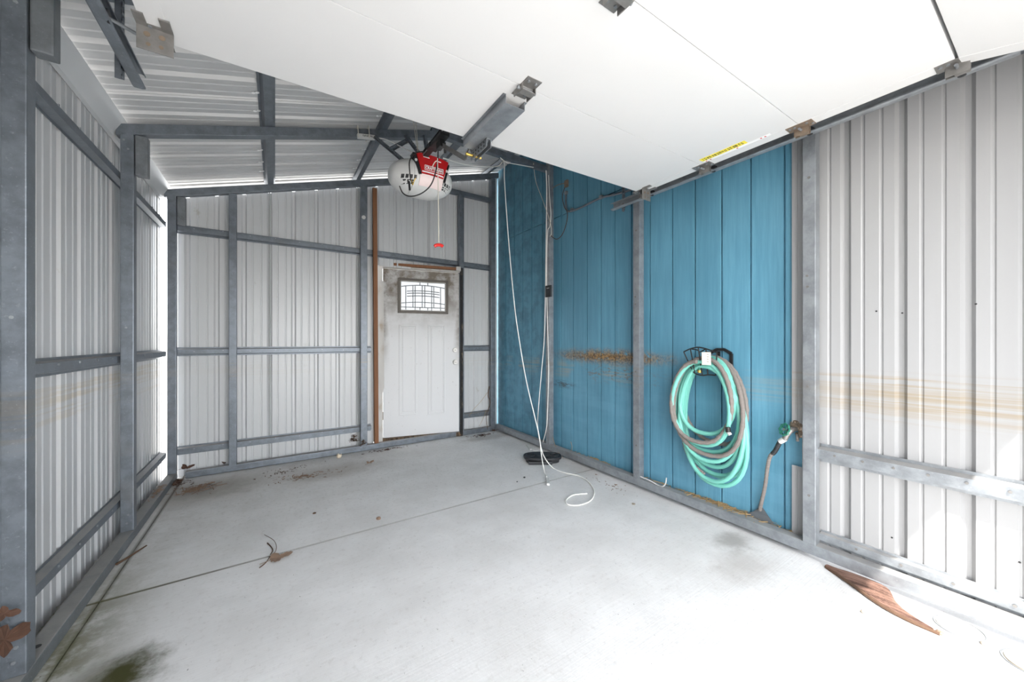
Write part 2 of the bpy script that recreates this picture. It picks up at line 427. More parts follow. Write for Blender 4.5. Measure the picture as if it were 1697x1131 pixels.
# ------------------------------------------------------------------ left wall
wl = struct('wall_left'); tag(wl, 'left wall of ribbed grey steel sheets on galvanised posts')
def pl(t, d):
    x = SHL - d
    return (x, t, 0.0), (x, t, 2.475)
sheets(wl, YF, 4.265, 2.28, pl, [.05, 1.02, 1.995, 2.97, 3.94], 'sheet')
for y in FR: tubebox(wl, XL - PT, XL, y, y + PT, .06, roofz(XL) - .066)
tubebox(wl, XL - PT, XL, YF, YF + PT, .06, roofz(XL) - .066)
tubebox(wl, XL - PT, XL, YB, YB + PT, .06, roofz(XL) - .066)
tubebox(wl, XL - PT - .003, XL, YF, YB + PT, .004, .06, 'base_rail', 'galv_dusty', .005)
for z in (2.19, 1.09, .228):
    hat(wl, (SHL + .003, YF, z), (SHL + .003, 4.2, z), (1, 0, 0), (0, 0, 1))
MB().strip([[Vector((SHL + .004, y, 2.395)), Vector((SHL + .008, y, 2.42)), Vector((SHL + .062, y, 2.522))] for y in (YF, 4.25)], .002, (1, 0, -.3)).build('eave_trim', 'sheet_back', wl)
for y in FR + (YB,):      # short vertical legs of the roof bows sleeved beside the posts
    tubebox(wl, XL + .004, XL + .060, y + .004, y + PT - .002, 2.205, roofz(XL) - .062, 'bow_leg', 'galv_dusty', .006)
scr = []
k = -2
for z in (2.21, 1.10, .235):
    for i in range(24): scr.append((SHL + .037, YF + .1 + i * PITCH, z))
for y in FR[1:] + (YB,): scr += []
screws(wl, scr, (1, 0, 0))
m = MB()
for y in FR[1:]:
    for z in (2.40, 2.35, 1.28, .16, .11): m.disc((XL - .03 + .012 * ((z * 10) % 2 - 1), y - .003, z), (0, 1, 0), .006, .003, 6)
o = m.build('screws', 'galv_light', wl); o['kind'] = 'stuff'
m = MB(); m.disc((XL - .030, 2.10, .0605), (0, 0, 1), .011, .0015, 12); m.build('bolt_hole', 'black', wl)
# ------------------------------------------------------------------ back wall
wb = struct('wall_back'); tag(wb, 'back wall of ribbed grey steel sheets with level galvanised girts')
FIRST_B = -.655
def place_b(z0):
    def f(t, d): return (t, SHB + d, z0), (t, SHB + d, roofz(t) - .045)
    return f
sheets(wb, -.72, .93, FIRST_B, place_b(0.0), [-.047, .765], 'sheet_back')
sheets(wb, .93, 1.985, FIRST_B, place_b(2.06), [1.577], 'sheet_back')
sheets(wb, 1.985, 2.552, FIRST_B, place_b(0.0), [], 'sheet_back')
for x0, x1 in ((-.356, -.298), (.777, .845), (1.945, 2.007), (2.405, 2.470)):
    z1 = roofz((x0 + x1) / 2) - .068
    if x0 > 1.9 and x0 < 2.2: z1 = 3.045
    tubebox(wb, x0, x1, YB, YB + PT, .058, z1)
tubebox(wb, -.655, 2.46, YB, YB + PT, .004, .060, 'base_rail')
for z in (2.188, 1.105, .232):
    for x0, x1 in ((-.77, .90), (.90, 1.985), (1.985, 2.47)):
        if z < 2 and x0 == .90: continue
        hat(wb, (x0, SHB - .003, z), (x1, SHB - .003, z), (0, -1, 0), (0, 0, 1))
scr = []
for z in (2.20, 1.105, .24):
    for i in range(16):
        x = FIRST_B + .05 + i * PITCH
        if .88 < x < 1.99 and z < 2: continue
        if x < 2.45: scr.append((x, SHB - .037, z + .008 * (i % 2)))
screws(wb, scr, (0, -1, 0), .005)
tubebox(wb, 1.15, 2.405, YB + .002, YB + PT, 3.045, 3.10, 'tie_beam', 'galv')
MB().disc((.806, YB, 2.545), (0, -1, 0), .020, .008, 20).disc((.806, YB - .008, 2.545), (0, -1, 0), .009, .004, 12).build('cable_clip', 'plastic_white', wb, bevel=0)
# ------------------------------------------------------------------ right wall: blue house siding, then steel sheets nearer the opening
wr = struct('wall_right'); tag(wr, 'right wall of blue grooved siding boards with white steel sheets in front')
GR = [4.285, 4.08, 3.878, 3.687, 3.498, 3.289, 3.125, 2.965, 2.777, 2.579, 2.398, 2.232, 2.05, 1.868, 1.668, 1.487, 1.299, 1.118, .933, .80]
MB().box(SID + .016, SID + .05, .80, 4.45, .02, 3.75).build('sheathing', 'siding', wr)
for i in range(len(GR) - 1):
    y1, y0 = GR[i] - .0048, GR[i + 1] + .0048
    e = .0008 * ((i * 7) % 3)
    for z0, z1 in ((.055, 2.538), (2.546, 3.72)):
        MB().box(SID + e, SID + .02, y0, y1, z0, z1).build('siding_board', 'siding', wr, bevel=.0015)
MB().box(SID - .004, SID + .06, .80, 4.45, -.01, .05).build('foundation_strip', 'foundation', wr)
def pr_(z0, z1):
    def f(t, d): return (SHR + d, t, z0), (SHR + d, t, z1)
    return f
FIRST_R = .648
sheets(wr, YF, .838, FIRST_R, pr_(.03, 3.42), [-.34, .466], 'sheet_dimmed')
# narrow edge strip beside the post, cut away around the tap
for z0, z1 in ((.722, 3.42), (.03, .474)):
    rows = [[Vector((SHR, t, z)) + Vector((d, 0, 0)) for t, d in ((.838, 0), (.858, 0), (.864, .006), (.872, .006), (.887, 0))] for z in (z0, z1)]
    MB().strip(rows, .0012, (1, 0, 0)).build('metal_sheet', 'sheet_dimmed', wr)
tubebox(wr, XR, XR + PT, .752, .812, .085, 3.40, 'post', 'galv_light')
for y in (1.893, 3.04): tubebox(wr, XR, XR + PT, y, y + .062, .085, 3.40, 'post', 'galv_light')
tubebox(wr, XR, XR + PT, YF, YF + PT, .085, 3.40, 'post', 'galv_light')
tubebox(wr, XR, XR + PT + .004, YF, 4.20, .028, .087, 'base_rail', 'galv_light')
hat(wr, (SHR - .003, YF, .583), (SHR - .003, .752, .583), (-1, 0, 0), (0, 0, 1), .10, .045, 'galv_light')
hat(wr, (SHR - .001, YF, .122), (SHR - .001, .752, .122), (-1, 0, 0), (0, 0, 1), .07, .020, 'galv_light')
scr = []
for i in range(12):
    scr.append((SHR - .049, .68 - i * .11, .59)); scr.append((SHR - .022, .60 - i * .16, .125))
screws(wr, scr, (-1, 0, 0), .006, mat='hinge_steel')
m = MB()
for y, z in ((.53, 1.35), (.475, .235), (.11, .30), (.44, 1.335), (.22, 1.36)): m.disc((SHR - .0005, y, z), (-1, 0, 0), .004, .001, 8)
o = m.build('screw_holes', 'black', wr); o['kind'] = 'stuff'
scr = []
for y in (.782, 1.924, 3.071):
    for z in (.35, .95, 1.5, 1.56, 2.1, 2.5): scr.append((XR, y + .008 * math.sin(z * 9), z))
screws(wr, scr, (-1, 0, 0), .007, mat='hinge_steel')
# ------------------------------------------------------------------ unseen front gable, header and jambs, added to shape the light inside
wf = struct('wall_front_unseen'); tag(wf, 'unseen steel gable and header added over the front opening to shape the light')
def pf(t, d): return (t, YF - .02 - d, 2.16), (t, YF - .02 - d, roofz(t) + .02)
sheets(wf, SHL, 2.56, FIRST_B, pf, [.0, .8, 1.6], 'sheet')
tubebox(wf, SHL, 2.56, YF - .01, YF + .05, 2.15, 2.23, 'header')
def pfj(t, d): return (t, YF - .02 - d, 0.0), (t, YF - .02 - d, 2.16)
for x0, x1 in ((SHL, -.42), (2.25, 2.56)): sheets(wf, x0, x1, FIRST_B, pfj, [], 'sheet')
for x0, x1 in ((-.44, -.382), (2.232, 2.29)): tubebox(wf, x0, x1, YF - .01, YF + .05, 0.0, 2.15, 'door_jamb')
# ------------------------------------------------------------------ roof
ce = struct('ceiling'); tag(ce, 'sloping roof underside of ribbed steel with dark purlins and rafters')
SL = math.atan(.295); UP = Vector((-math.sin(SL), 0, math.cos(SL)))
ROFF = .040
def pc(t, d):
    a = Vector((-.98, t, roofz(-.98))) + UP * (ROFF + d); b = Vector((2.60, t, roofz(2.60))) + UP * (ROFF + d)
    return a, b
sheets(ce, YF - .22, 4.50, 2.816, pc, [-.024, .786, 1.80, 2.8175, 3.83], 'roof_sheet')
def rafter(x0, x1, y, th=.065, name='rafter', mat='galv', dp=PT):
    p = []
    for zz in (-th, 0):
        for x, yy in ((x0, y), (x1, y), (x1, y + dp), (x0, y + dp)): p.append(Vector((x, yy, roofz(x) + zz)))
    return MB().hexa(p).build(name, mat, ce, bevel=.003)
for y in FR + (YB,): rafter(-.79, 2.52, y)
rafter(-.79, 2.52, YF)
for x, wd in ((-.035, .095), (.755, .090), (1.56, .090), (2.36, .090)):
    a = Vector((x, YF, roofz(x))) + UP * (ROFF - .003); b = Vector((x, 4.40, roofz(x))) + UP * (ROFF - .003)
    hat(ce, a, b, -UP, Vector((math.cos(SL), 0, math.sin(SL))), wd, .036, 'galv', 'purlin')
tubebox(ce, 1.16, XR + .03, 3.077, 3.127, 3.035, 3.095, 'tie_beam', 'galv')
tubebox(ce, 1.16, XR + .03, 1.955, 2.0, 3.035, 3.095, 'tie_beam', 'galv')
scr = []
for y in (2.72, 2.93, 3.30, 3.52, 3.75, 3.95):
    for x in (-.10, .68, 1.49):
        scr.append((x + .008, y, roofz(x) + .036)); scr.append((x - .012, y + .01, roofz(x) + .032))
screws(ce, scr, -UP, .011, .003, 'print_white')
# ------------------------------------------------------------------ entry door (hung a little askew in the back wall)
d1 = struct('door_1'); tag(d1, 'dirty white entry door with leaded glass light in torn wooden frame')
DL = Vector((1.060, 4.40, 0)); DR = Vector((1.948, 4.21, 0)); DEX = (DR - DL).normalized(); DN = Vector((DEX.y, -DEX.x, 0))   # DN points into the shed
DW = (DR - DL).length
DM = Matrix((( DEX.x, -DN.x, 0, DL.x), (DEX.y, -DN.y, 0, DL.y), (0, 0, 1, 0), (0, 0, 0, 1)))   # local x along leaf, y away from camera
def on_door(u, v):
    r = _ray(u, v); nn = DN; t = (DL - Vector((0, 0, CAM_H))).dot(nn) / r.dot(nn)
    p = Vector((0, 0, CAM_H)) + r * t; return (p - DL).dot(DEX), p.z
Z0, Z1 = .060, 2.052
wx0, wz1 = on_door(661, 462); wx1, wz0 = on_door(741, 519)
m = MB()
m.box(0, DW, 0, .044, Z0, wz0, DM).box(0, DW, 0, .044, wz1, Z1, DM).box(0, wx0, 0, .044, wz0, wz1, DM).box(wx1, DW, 0, .044, wz0, wz1, DM)
leaf = m.build('door_leaf', 'entry_paint', d1)
def ring(x0, x1, z0, z1, wd, y0, y1):
    m = MB()
    outer = [(x0, z0), (x1, z0), (x1, z1), (x0, z1)]; inner = [(x0 + wd, z0 + wd), (x1 - wd, z0 + wd), (x1 - wd, z1 - wd), (x0 + wd, z1 - wd)]
    for i in range(4):
        j = (i + 1) % 4
        a, b, c_, d_ = outer[i], outer[j], inner[j], inner[i]
        q = [DM @ Vector((p[0], yy, p[1])) for yy in (y1, y0) for p in (a, b, c_, d_)]
        m.hexa(q)
    return m
ring(wx0 - .012, wx1 + .012, wz0 - .012, wz1 + .012, .030, -.014, .030).build('window_frame', 'dark_frame', d1, bevel=.003)
ring(wx0 + .012, wx1 - .012, wz0 + .012, wz1 - .012, .016, -.006, .020).build('window_bead', 'trim_paint', d1, bevel=.002)
pane = MB().box(wx0 + .02, wx1 - .02, .012, .018, wz0 + .02, wz1 - .02, DM).build('pane', 'glass', d1)
gx0, gx1, gz0, gz1 = wx0 + .028, wx1 - .028, wz0 + .028, wz1 - .028
m = MB(); gw, gh = gx1 - gx0, gz1 - gz0
def came(a, b, r=.0050):
    pa = DM @ Vector((gx0 + a[0] * gw, .009, gz0 + a[1] * gh)); pb = DM @ Vector((gx0 + b[0] * gw, .009, gz0 + b[1] * gh)); m.bar(pa, pb, r * 2, r * 2, DN)
for z in (.10,): came((0, z), (1, z))
for k in range(8):
    a, b = k / 8, (k + 1) / 8
    arc = lambda t, h, dz: h + dz * (1 - (2 * t - 1) ** 2)
    came((a, arc(a, .83, .07)), (b, arc(b, .83, .07))); came((a, arc(a, .24, .05)), (b, arc(b, .24, .05)))
    if 1 <= k <= 6:
        for h in (.64, .56, .46): came((a, arc(a, h, .06)), (b, arc(b, h, .06)))
for x in (.10, .26, .31, .47, .53, .69, .74, .90):
    came((x, 0 if x in (.10, .31, .69, .90) else .10), (x, .86 + .03 * (1 - abs(2 * x - 1))))
for x in (.42, .60): came((x, .89), (x, 1)); came((x, 0), (x, .10))
m.build('leading', 'came', pane)
for (ua, va, ub, vb) in ((661, 538, 691, 687), (709, 538, 738, 685)):
    x0, z1 = on_door(ua, va); x1, z0 = on_door(ub, vb)
    p = MB().box(x0 + .042, x1 - .042, -.009, .01, z0 + .042, z1 - .042, DM).build('panel', 'entry_paint', d1, bevel=.004)
    ring(x0, x1, z0, z1, .020, -.010, .01).build('moulding', 'entry_paint', p, bevel=.004)
    ring(x0 + .024, x1 - .024, z0 + .024, z1 - .024, .010, -.002, .01).build('moulding', 'entry_paint', p, bevel=.002)
for (u, v, nm) in ((754, 580, 'deadbolt'), (754, 600, 'door_knob')):
    x, z = on_door(u, v); b = DM @ Vector((x, 0, z))
    k = MB().disc(b, DN, .032, .010, 24, .029).build(nm, 'chrome', d1)
    MB().disc(b + DN * .010, DN, .021, .016 if nm == 'deadbolt' else .030, 20, .023).build('cylinder', 'chrome', k)
    MB().box(x - .010, x + .010, -.0275 if nm == 'deadbolt' else -.0415, -.02, z - .003, z + .003, DM).build('keyway', 'print_black', k)
for z in (.32, 1.10, 1.83):
    h = MB().disc(DM @ Vector((-.008, -.006, z - .045)), (0, 0, 1), .008, .09, 10).box(-.004, .004, -.002, .03, z - .045, z + .045, DM)
    h.build('hinge', 'rust_steel', d1)
# jambs
MB().box(-.062, -.004, -.045, .075, .03, 2.105, DM).build('jamb', 'trim_paint', d1, bevel=.002)
MB().box(DW + .004, DW + .042, -.035, .09, .03, 2.12, DM).build('jamb', 'black_jamb', d1, bevel=.003)
MB().box(-.009, DW + .002, -.04, .075, 2.060, 2.080, DM).build('head_jamb', 'trim_paint', d1, bevel=.002)
MB().box(-.10, DW - .01, -.075, .06, 2.082, 2.112, DM).build('head_batten', 'wood', d1, bevel=.002)
MB().box(DW - .055, DW + .002, -.082, .05, 2.07, 2.125, DM).build('wood_block', 'trim_paint', d1, bevel=.003)
MB().box(-.062, DW + .04, -.03, .09, .004, .055, DM).build('threshold', 'rotten_wood', d1, bevel=.004)
MB().box(-.112, -.064, -.05, .05, .04, .86, DM).build('rotten_stud', 'rotten_wood', d1, bevel=.004)
MB().box(-.112, -.064, -.05, .05, 1.86, 2.08, DM).build('stud_end', 'wood', d1, bevel=.004)
MB().box(-.20, -.012, .052, .075, .03, 2.10, DM).build('leak_stop', 'rotten_wood', d1)  # added board, blocks daylight leaking between jamb and stud
# torn casing strip hanging off the frame: ragged outline
tp = [(620, 473), (628, 470), (636, 466), (637, 640), (634, 652), (631, 640), (627, 622), (625, 590), (622, 560), (620, 535), (622, 500)]
pts = []
for u, v in tp:
    x, z = on_door(u, v); pts.append(DM @ Vector((x - .004, -.062, z)))
MB().poly(pts, DN * .010).build('torn_casing', 'trim_paint', d1)
# long batten beside the frame
MB().hexa([Vector(p) for p in ((.925, 4.205, .062), (.968, 4.205, .062), (.968, 4.245, .062), (.925, 4.245, .062), (.905, 4.205, 2.90), (.950, 4.205, 2.90), (.950, 4.245, 2.90), (.905, 4.245, 2.90))]).build('tall_stud', 'wood', d1, bevel=.003)

# ------------------------------------------------------------------ overhead garage door, rolled up under the roof
def gz(x): return 2.248 + .0198 * x
d2 = struct('door_2'); tag(d2, 'white sectional overhead garage door rolled up under the roof')
GX0, GX1 = -.365, 2.264; GT = .040
SY = [1.725, 1.246, .745, .240]
def gslab(y0, y1, za=0., zb=0., x0=GX0, x1=GX1, lo=0., hi=GT):
    p = []
    for h in (lo, hi):
        for x, y, dz in ((x0, y0, za), (x1, y0, za), (x1, y1, zb), (x0, y1, zb)): p.append(Vector((x, y, gz(x) + h + dz)))
    return MB().hexa(p)
secs = []
for i in range(3):
    y1, y0 = SY[i] - .001, SY[i + 1] + .0012
    sc = gslab(y0, y1).build('section', 'door_white', d2, bevel=.0015)
    for x0, x1 in ((GX0, GX0 + .065), (GX1 - .065, GX1)):
        gslab(y0, y1, 0, 0, x0 - .0005, x1 + .0005, -.0014, .005).build('end_stile', 'door_white', sc)
    secs.append(sc)
Y4 = -.255; T4 = -.13
sc = gslab(Y4, SY[3] - .008, T4, -.002).build('section', 'door_white', d2, bevel=.0015)
for x0, x1 in ((GX0, GX0 + .065), (GX1 - .065, GX1)): gslab(Y4, SY[3] - .008, T4, -.002, x0 - .0005, x1 + .0005, -.0014, .005).build('end_stile', 'door_white', sc)
gslab(Y4 - .03, Y4, T4 - .008, T4, GX0, GX1, -.004, .03).build('bottom_seal', 'black_plastic', d2)
def hinge(x, y, big=1.0, dz=0.):
    z = gz(x) + dz
    h = MB().box(x - .035 * big, x + .035 * big, y + .008, y + .062 * big, z - .0035, z - .0005).box(x - .035 * big, x + .035 * big, y - .062 * big, y - .008, z - .0035, z - .0005)
    h.box(x - .035 * big, x - .031 * big, y - .02, y + .045, z - .026, z - .002).box(x + .031 * big, x + .035 * big, y - .02, y + .045, z - .026, z - .002)
    h.box(x - .033 * big, x + .033 * big, y - .020, y + .012, z - .028, z - .025)
    ho = h.build('hinge', 'hinge_steel', d2, bevel=.0008)
    MB().tube([(x - .045 * big, y, z - .013), (x + .045 * big, y, z - .013)], .007, 10).build('hinge_pin', 'galv_light', ho)
    m = MB()
    for a in (-.018, .018):
        for b in (.040, -.042): m.disc((x + a * big, y + b * big, z - .0035), (0, 0, -1), .006, .004, 6)
    o = m.build('bolts', 'galv_light', ho); o['kind'] = 'stuff'
for y in SY[1:3]: hinge(.885, y)
hinge(.885, SY[3])
def roller(side, y, rust=False, top=False, dz=0.):
    xe = GX1 if side > 0 else GX0
    z = gz(xe) + dz; x0, x1 = (xe - .065, xe + .002) if side > 0 else (xe - .002, xe + .065)
    xs = xe + side * .020
    h = MB().box(x0, x1, y - .055, y + .055, z - .0045, z - .0015)
    a, b = (x1 - .022, x1) if side > 0 else (x0, x0 + .022)
    h.box(a, a + .003, y - .032, y + .032, z - .042, z - .002).box(b - .003, b, y - .032, y + .032, z - .042, z - .002).box(a, b, y - .030, y + .008, z - .044, z - .041)
    if top: h.box(x0 - .012, x0 + .016, y - .10, y - .040, z - .006, z - .0015).box(x1 - .016, x1 + .012, y - .10, y - .040, z - .006, z - .0015).box(x0 - .012, x1 + .012, y - .043, y - .039, z - .082, z - .004)
    ho = h.build('roller_bracket', 'rust_steel' if rust else 'hinge_steel', d2, bevel=.0008)
    if top:
        q = MB()
        for hx, hz in ((.2, -.03), (.75, -.028), (.25, -.062), (.72, -.060)): q.disc((x0 + (x1 - x0) * hx, y - .0435, z + hz), (0, -1, 0), .0085 if hz > -.05 else .006, .0008, 12)
        q.build('bracket_holes', 'rust_steel', ho)['kind'] = 'stuff'
    zc = z + .012
    MB().tube([(xe - side * .05, y, z - .020), (xs, y, z - .016), (xe + side * .105, y, zc)], .0055, 10).build('roller_stem', 'galv_light', ho)
    MB().disc((xe + side * .085, y, zc), (side, 0, 0), .021, .014, 20).build('roller_wheel', 'black_plastic', ho)
    m = MB()
    for p, q in ((-.045, .02), (-.045, -.03), (-.045, .04), (-.02, -.048)): m.disc((xe + side * p, y + q, z - .0045), (0, 0, -1), .006, .004, 6)
    o = m.build('bolts', 'galv_light', ho); o['kind'] = 'stuff'
for sd in (1, -1):
    roller(sd, 1.700, top=True)
    roller(sd, SY[1], rust=False); roller(sd, SY[2], rust=True); roller(sd, SY[3], rust=False)
# operator strut down the middle of the last section
SXC = .880; zc = gz(SXC)
st = MB().box(SXC - .050, SXC + .050, 1.322, 1.745, zc - .042, zc - .040).box(SXC - .050, SXC - .048, 1.322, 1.745, zc - .040, zc - .004).box(SXC + .048, SXC + .050, 1.322, 1.745, zc - .040, zc - .004)
st = st.box(SXC - .062, SXC - .048, 1.322, 1.745, zc - .004, zc - .002).box(SXC + .048, SXC + .062, 1.322, 1.745, zc - .004, zc - .002).build('operator_strut', 'galv_light', d2)
b = MB().box(SXC + .010, SXC + .014, 1.60, 1.775, zc - .085, zc - .042).box(SXC + .034, SXC + .038, 1.60, 1.775, zc - .085, zc - .042).box(SXC + .010, SXC + .038, 1.60, 1.70, zc - .046, zc - .042)
b.build('strut_bracket', 'galv_light', st)
m = MB()
for i in range(5):
    for z in (-.055, -.073): m.disc((SXC + .0095, 1.625 + i * .03, zc + z), (-1, 0, 0), .005, .001, 8)
m.build('bracket_holes', 'black', st)['kind'] = 'stuff'
MB().disc((SXC - .03, 1.752, zc - .068), (1, 0, 0), .007, .09, 10).build('clevis_pin', 'brass', st)
# warning sticker by the right edge
stk = onZ(1164, 263, gz(2.2)); x0, x1 = 2.12, 2.165
sk = gslab(.965, 1.215, 0, 0, 2.135, 2.175, -.0012, .001).build('warning_sticker', 'yellow', d2)
m = MB(); random.seed(3)
for k in range(16):
    y = .98 + k * .0145; L = random.uniform(.006, .012)
    for q in range(2):
        xx = 2.143 + q * .014 + random.uniform(-.002, .002)
        m.box(xx, xx + random.uniform(.004, .010), y, y + L, gz(xx) - .0018, gz(xx) - .001)
m.build('sticker_print', 'print_black', sk)
s2 = gslab(.86, 1.215, 0, 0, 2.177, 2.198, -.0012, .001).build('paper_sticker', 'print_white', d2)
m = MB()
for k in range(5):
    y = (.88, .90, 1.02, 1.17, 1.195)[k]; m.box(2.182, 2.192, y, y + .008, gz(2.19) - .0018, gz(2.19) - .001)
m.build('sticker_print', 'red', s2)
# ------------------------------------------------------------------ door tracks
def track(side, x, z, y_end, label):
    r = empty('door_track', (x, y_end, z)); tag(r, label, 'track', 'garage door tracks')
    # C profile, open toward the door
    pf_ = [(-.036, -.020), (-.036, -.026), (-.026, -.030), (-.004, -.030), (0, -.026), (0, .026), (-.004, .030), (-.026, .030), (-.036, .026), (-.036, .020)]
    rows = [[Vector((side * px_, yy - y_end, pz_)) for px_, pz_ in pf_] for yy in (.10, y_end)]
    MB().strip(rows, .002, (side, 0, .2)).build('rail', 'galv_light' if side > 0 else 'galv', r)
    # curved part going down toward the opening
    pts = []; rows = []
    for k in range(9):
        a = R(90) * k / 8; yy = .10 - .30 * math.sin(a); zz = -.30 * (1 - math.cos(a))
        rows.append([Vector((side * px_, yy - y_end + 0, zz)) + Vector((0, pz_ * math.sin(a) * -1, pz_ * math.cos(a))) for px_, pz_ in pf_])
    m = MB()
    for i in range(8): m.strip([rows[i], rows[i + 1]], .002, (side, 0, 0))
    m.build('curved_rail', 'galv', r)
    rows = [[Vector((side * px_, -.20 - y_end + pz_ * -1, zz)) for px_, pz_ in pf_] for zz in (-.30, -z + .01)]
    MB().strip(rows, .002, (side, 0, 0)).build('vertical_rail', 'galv', r)
    # slotted angle hanger from the roof structure down to the track end
    ztop = roofz(x + side * .02) - z - .003
    m = MB(); yy = -.10; xo = side * .006
    zb = -.055; L = ztop - zb
    nst = int(L / .028)
    for q in (-.016, .010): m.box(xo - .0012, xo + .0012, yy + q, yy + q + .006, zb, ztop)
    for i in range(nst + 1):
        zz = zb + L * i / nst; m.box(xo - .0012, xo + .0012, yy - .016, yy + .016, max(zb, zz - .006), min(ztop, zz + .006))
    m.box(min(xo, xo + side * .026), max(xo, xo + side * .026), yy + .0145, yy + .017, zb, ztop)
    m.build('slotted_hanger', 'galv', r)
    MB().disc((-side * .004, -.10, .0), (side, 0, 0), .009, .014, 6).build('bolt', 'hinge_steel', r)
    return r
track(1, 2.374, 2.318, 2.085, 'galvanised door track running along the blue wall side')
track(-1, -.482, 2.262, 2.075, 'dark galvanised door track above the left wall with slotted hanger')

# ------------------------------------------------------------------ garage door opener
OC = Vector((.910, 2.640, 2.398)); OA, OB, OH, OP = .237, .165, .124, 2.25
op = empty('garage_door_opener', OC - Vector((0, 0, OH))); tag(op, 'white garage door opener with red front panel hanging below the roof', 'opener')
def osurf(x, z, off=0.):
    q = 1 - abs(x / OA) ** OP - abs(z / OH) ** OP
    return -OB * max(q, 0) ** (1 / OP) - off
def oloc(p): return Vector(p) + Vector((0, 0, OH))     # opener-local (origin at its underside)
def oshell(x0, x1, sc=1.0, nx=14, nr=28):
    m = MB(); rows = []
    for i in range(nx + 1):
        x = x0 + (x1 - x0) * i / nx; r = max(1 - abs(x / OA) ** OP, 0) ** (1 / OP)
        row = []
        for k in range(nr):
            a = 2 * math.pi * k / nr; ca, sa = math.cos(a), math.sin(a)
            e = 2 / OP
            row.append(oloc((x * sc, math.copysign(abs(ca) ** e, ca) * OB * r * sc, math.copysign(abs(sa) ** e, sa) * OH * r * sc)))
        rows.append(row)
    o_ = len(m.v); 
    for row in rows: m.v += [tuple(p) for p in row]
    for i in range(nx):
        for k in range(nr):
            l = (k + 1) % nr; m.f.append((i * nr + k, i * nr + l, (i + 1) * nr + l, (i + 1) * nr + k))
    m.f.append(tuple(range(nr))); m.f.append(tuple(nx * nr + k for k in range(nr)))
    m.smooth = True
    return m
oshell(-.095, .105).build('housing', 'plastic_white', op)
L1 = oshell(-OA * .9995, -.097).build('light_lens', 'plastic_white', op); L2 = oshell(.107, OA * .9995).build('light_lens', 'plastic_white', op)
def vents(x0, x1, z0, z1, parent):
    m = MB(); b_ = MB()
    for i in range(4):
        for j in range(2):
            xa = x0 + (x1 - x0) * (i + .10) / 4; xb = x0 + (x1 - x0) * (i + .80) / 4
            za = z0 + (z1 - z0) * (j + .10) / 2; zb = z0 + (z1 - z0) * (j + .86) / 2
            sk_ = .012 * (j - 1)
            q = [oloc((x, osurf(x, z, .0012), z)) for x, z in ((xa + sk_, za), (xb + sk_, za), (xb + sk_, zb), (xa + sk_, zb))]
            if all(abs(p.x / OA) ** OP + abs((p.z - OH) / OH) ** OP < .93 for p in q): m.poly(q, (0, .004, 0))
    o = m.build('vent_slots', 'black', parent); o['kind'] = 'stuff'
vents(-.180, -.075, -.092, -.034, L1); vents(.105, .195, -.085, -.036, L2)
def oplate(xl, xr, z0, z1, off, mat, name, parent, nx=12, nz=8):
    """plate bent over the front of the housing; xl(t), xr(t) give its sides from bottom (0) to top (1)"""
    m = MB(); g_ = []; zflat = (lambda z: 0.0) if z1 > 0 else (lambda z: z)
    for j in range(nz + 1):
        t = j / nz; z = z0 + (z1 - z0) * t
        g_.append([oloc((xl(t) + (xr(t) - xl(t)) * i / nx, osurf(xl(t) + (xr(t) - xl(t)) * i / nx, zflat(z), off), z)) for i in range(nx + 1)])
    for j in range(nz): m.strip([g_[j], g_[j + 1]], .06 if z1 > .05 else .004, (0, 1, 0))
    m.smooth = True
    return m.build(name, mat, parent)
XO = .012
redp = oplate(lambda t: XO - .062 - .040 * t, lambda t: XO + .100 + .048 * t, -.022, .116, .010, 'red', 'red_panel', op)
oplate(lambda t: XO - .082 - .042 * t, lambda t: XO - .064 - .040 * t, -.030, .112, .007, 'black', 'side_band', op, 3)
oplate(lambda t: XO + .102 + .048 * t, lambda t: XO + .120 + .040 * t, -.040, .105, .007, 'black', 'side_band', op, 3)
oplate(lambda t: XO - .072, lambda t: XO + .102, -.092, -.024, .006, 'lens_pink', 'lower_lens', op)
oplate(lambda t: XO - .062, lambda t: XO + .099, -.014, -.006, .0122, 'print_white', 'stripe', redp, 12, 1)
yf = osurf(.0, 0, .010) - .0020
fr_ = MB()
bx0, bx1, bz0, bz1 = XO - .044, XO + .092, .004, .036
for a, b in (((bx0, bz0), (bx1, bz0)), ((bx1, bz0), (bx1, bz1)), ((bx1, bz1), (bx0, bz1)), ((bx0, bz1), (bx0, bz0))):
    fr_.bar(oloc((a[0], yf, a[1])), oloc((b[0], yf, b[1])), .003, .003)
fr_.build('logo_frame', 'print_white', redp)
text_mesh('CRAFTSMAN', .0245, .0015, 'print_white', redp, 'logo_lettering', oloc(((bx0 + bx1) / 2, yf, (bz0 + bz1) / 2)), Matrix.Rotation(R(90), 3, 'X'), .90, .0007)
for xx, zz, L in ((-.020, .092, .045), (.075, .088, .03)):
    MB().box(xx - L / 2, xx + L / 2, osurf(xx, 0, .0122), osurf(xx, 0, .008), OH + zz - .0025, OH + zz + .0025).build('panel_print', 'print_white', redp)
for xx, zz in ((-.092, .060), (.142, .045)):
    MB().disc(oloc((xx, osurf(xx, 0, .008), zz)), (0, -1, 0), .009, .006, 14).build('screw_cap', 'plastic_white', op)
